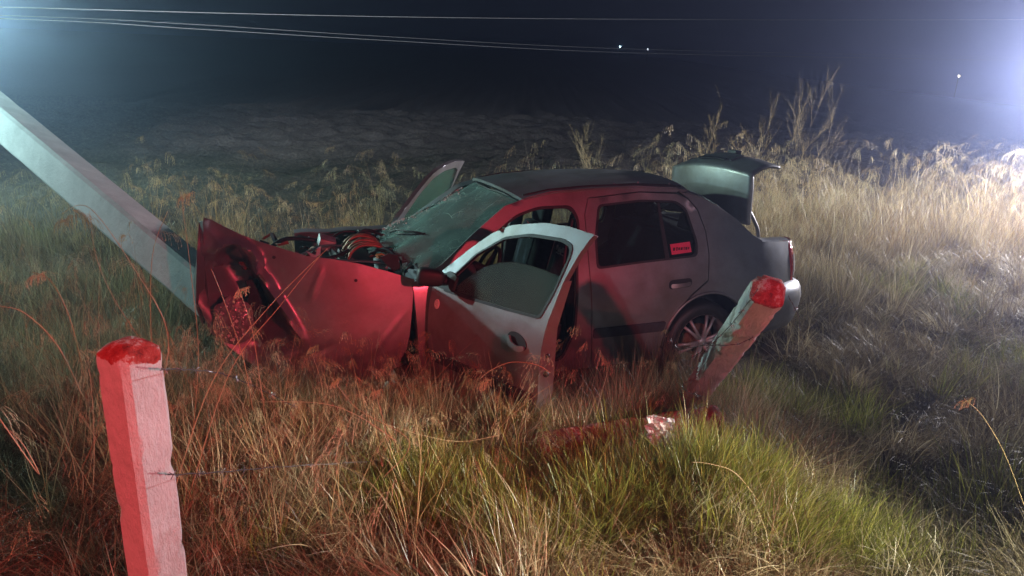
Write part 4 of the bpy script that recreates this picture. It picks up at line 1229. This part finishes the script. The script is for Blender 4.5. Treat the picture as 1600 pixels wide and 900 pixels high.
# ------------------------------------------------------------------ barbed wire
WIRE = simple('weathered_wire', (.11, .10, .095), .6, .4)
def wire(pts, label, Yv=None, barbs=9, r_=.0012):
    P_ = catmull(pts, 12); base = P_[0].copy()
    root = empty('barbed_wire', base, label, 'barbed wire', 'fence wires')
    tube('wire_strand', [p - base for p in P_], r_, WIRE, root, 4)
    tube('wire_strand', [p - base + Vector((0, .002 * math.sin(i * 1.1), .003 * math.cos(i * 1.1))) for i, p in enumerate(P_)], r_, WIRE, root, 4)
    bm = bmesh.new()
    for i in range(barbs):
        p = P_[int((i + .5) * (len(P_) - 1) / barbs)] - base
        for k in range(3):
            d = Vector((random.uniform(-1, 1), random.uniform(-1, 1), random.uniform(-1, 1))).normalized() * .016
            tube_bm(bm, [p - d, p + d], .0013, 3)
    from_bm('barbs', bm, STEEL, root)['kind'] = 'stuff'
wire([at(252, 577, 1.72), at(300, 578, 1.95), at(350, 585, 2.3), at(400, 605, 2.6), at(470, 640, 2.9)], 'slack top barbed wire running right from the standing post')
wire([at(262, 742, 1.72), at(340, 738, 2.0), at(430, 730, 2.3), at(560, 722, 2.7), at(640, 716, 2.9)], 'lower barbed wire running right from the standing post into the grass')
wire([at(1184, 452, 2.82), at(1150, 498, 2.95), at(1120, 530, 3.1), at(1098, 548, 3.2), at(1078, 560, 3.4)], 'barbed wire hanging down along the leaning post', barbs=8)
wire([at(1045, 530, 3.5), at(1060, 545, 3.4), at(1100, 540, 3.1), at(1150, 538, 2.98), at(1180, 525, 3.1)], 'barbed wire looped across the leaning post', barbs=7)
wire([at(1232, 463, 2.85), at(1246, 490, 3.0), at(1249, 505, 3.2), at(1252, 540, 3.3)], 'wire end dangling from the leaning post top beside the bumper', barbs=2)
wire([at(1090, 590, 3.3), at(1068, 600, 3.2), at(1075, 612, 3.1), at(1100, 620, 3.0)], 'short wire curl at the foot of the leaning post', barbs=3)
wire([at(850, 700, 3.1), at(900, 697, 3.1), at(945, 682, 3.15), at(1010, 668, 3.25)], 'dark wire lying across the fallen red post', barbs=4, r_=.0025)

# ------------------------------------------------------------------ crumpled plastic in the grass
bm = bmesh.new()
c0 = at(1030, 674, 2.82)
vs = []; fs = []; n = 12
for i in range(n + 1):
    for j in range(n + 1):
        u, v = i / n - .5, j / n - .5
        w_ = .115 * (1 - .35 * (v < 0) * abs(v) * 2)
        cr = noise.noise(Vector((u * 6, v * 6, 1))) * .045 + noise.noise(Vector((u * 15, v * 15, 4))) * .015
        vs.append(Vector((u * w_ + .01 * noise.noise(Vector((v * 7, u * 7, 3))), cr - .04 * v, v * .14 - .02 * u)))
for i in range(n):
    for j in range(n): fs.append((i * (n + 1) + j, (i + 1) * (n + 1) + j, (i + 1) * (n + 1) + j + 1, i * (n + 1) + j + 1))
t = NT('crumpled_clear_plastic')
b1 = t.bsdf((.74, .78, .80), .25, 0, t.bump(t.noise(40, 4), .4, .01))
tr = t.n('ShaderNodeBsdfTransparent'); mx = t.n('ShaderNodeMixShader'); mx.inputs[0].default_value = .15
t.l(b1.outputs[0], mx.inputs[1]); t.l(tr.outputs[0], mx.inputs[2]); t.l(mx.outputs[0], t.out.inputs[0])
pl_ = mesh('plastic_cup', vs, fs, t.m, None, False); solid(pl_, .002, 0)
pl_.location = c0; pl_.rotation_euler = (R(-15), 0, R(8))
props(pl_, 'crumpled clear plastic cup lying on the fallen post', 'plastic cup')
t2 = NT('thin_clear_plastic')
b1 = t2.bsdf((.6, .64, .66), .2); tr = t2.n('ShaderNodeBsdfTransparent'); mx = t2.n('ShaderNodeMixShader'); mx.inputs[0].default_value = .75
t2.l(b1.outputs[0], mx.inputs[1]); t2.l(tr.outputs[0], mx.inputs[2]); t2.l(mx.outputs[0], t2.out.inputs[0])
c1 = at(1056, 688, 2.80)
sh = mesh('plastic_wrapper', [(-.04, 0, -.03), (.05, .01, -.04), (.055, -.01, .03), (0, .012, .022), (-.045, 0, .035)], [(0, 1, 3, 4), (1, 2, 3)], t2.m, None, False)
sh.location = c1; solid(sh, .001, 0); props(sh, 'thin see-through wrapper beside the crumpled cup', 'wrapper')

# ------------------------------------------------------------------ tall dead weeds beyond the car
def weed(x, y, h, label, seed, lean=0):
    rs = random.Random(seed); z = gh(x, y)
    root = empty('dead_weed', (x, y, z), label, 'weed', 'dead weeds beyond the car')
    bm = bmesh.new()
    def branch(p, d, L, r_, depth):
        pts = [p]; 
        for k in range(5):
            d = (d + Vector((rs.gauss(0, .10), rs.gauss(0, .10), rs.gauss(.04, .06)))).normalized()
            pts.append(pts[-1] + d * L / 5)
        tube_bm(bm, pts, [r_ * (1 - .13 * k) for k in range(6)], 4)
        if depth:
            for k in range(8):
                q = pts[rs.randrange(2, 6)]
                a = rs.uniform(0, 6.28)
                branch(q, (d + Vector((math.cos(a), math.sin(a), .3)) * .42).normalized(), L * rs.uniform(.25, .5), r_ * .6, depth - 1)
    branch(Vector((0, 0, 0)), Vector((lean, 0, 1)).normalized(), h * .9, .0022, 3)
    o = from_bm('branches', bm, STALK, root)
    ca = o.data.color_attributes.new('shade', 'FLOAT_COLOR', 'POINT')
    ca.data.foreach_set('color', np.array([(.7, .5, 0, 1)] * len(o.data.vertices), dtype=np.float32).ravel())
for px, h, lab, sd, ln, Y in ((1165, 1.75, 'tall dead weed left of the bushiest one beyond the boot lid', 1, .12, 10.2), (1215, 1.95, 'tallest and bushiest dead weed beyond the boot lid', 2, .05, 10.4), (1258, 1.6, 'slim dead weed right of the bushiest one', 3, .02, 10.0),
                      (1105, 1.35, 'short dead weed directly above the boot lid', 4, -.1, 10.3), (945, 1.4, 'faint dead weed above the roof', 5, 0, 10.6), (905, 1.2, 'small dead weed above the windscreen pillar', 7, .1, 10.5)):
    p = at(px, 250, Y); weed(p.x, p.y, h, lab, sd, ln)

# ------------------------------------------------------------------ overhead wires and far lights
wm_ = simple('pale_cable', (.5, .5, .48), .5, .3)
def cable(pix, Y, r_, label):
    flat = catmull([(px, py, 0) for px, py in pix], 10)
    i0, i1, x0, x1 = 1 / Y[0], 1 / Y[-1], flat[0].x, flat[-1].x          # a straight run in plan
    P_ = [at(q.x, q.y, 1 / (i0 + (i1 - i0) * (q.x - x0) / (x1 - x0))) for q in flat]; o = tube('overhead_cable', P_, r_, wm_, None, 6)
    props(o, label, 'cable', 'overhead cables')
cable([(-900, -15), (0, 11), (600, 26), (1200, 31), (1900, 30)], (12, 13, 15, 26, 60), .009, 'highest and brightest overhead cable')
cable([(-900, -2), (0, 24), (300, 38), (600, 57), (1000, 77), (1700, 92)], (12, 13, 14, 16, 24, 60), .006, 'middle overhead cable, thinnest of the three')
cable([(-900, 5), (0, 29), (300, 45), (600, 63), (1000, 83), (1700, 96)], (12, 13, 14, 16, 24, 60), .008, 'lowest overhead cable of the three')
def far_light(px, py, Y, col, e, rad, label):
    p = at(px, py, Y); root = empty('distant_lamp', (p.x, p.y, 0), label, 'lamp', 'far lights on the horizon')
    tube('lamp_post', [(0, 0, -.3), (0, 0, p.z)], .04, TRIM, root, 6)
    bm = bmesh.new(); bmesh.ops.create_uvsphere(bm, u_segments=10, v_segments=8, radius=rad, matrix=Matrix.Translation((0, -.05, p.z)))
    t = NT('lit_lamp_glass'); em = t.n('ShaderNodeEmission'); em.inputs[0].default_value = (*col, 1); em.inputs[1].default_value = e
    t.l(em.outputs[0], t.out.inputs[0])
    from_bm('lamp_globe', bm, t.m, root)
far_light(969, 73, 90, (.55, .9, 1), 16, .10, 'brighter white far lamp left of its pair')
far_light(1012, 77, 90, (.8, .9, 1), 7, .08, 'fainter white far lamp right of its pair')
far_light(1498, 119, 90, (1, .8, .6), 22, .10, 'warm far lamp low in the glare at right')

# ------------------------------------------------------------------ night haze
bm = bmesh.new(); box_bm(bm, (0, 400, 2.6), (1500, 1100, 9.2))
t = NT('thin_night_haze')
pv = t.n('ShaderNodeVolumePrincipled'); pv.inputs['Density'].default_value = .0122; pv.inputs['Color'].default_value = (.52, .62, 1, 1); pv.inputs['Anisotropy'].default_value = .88
t.l(pv.outputs[0], t.out.inputs['Volume'])
hz = from_bm('haze', bm, t.m, None, False); hz['kind'] = 'stuff'
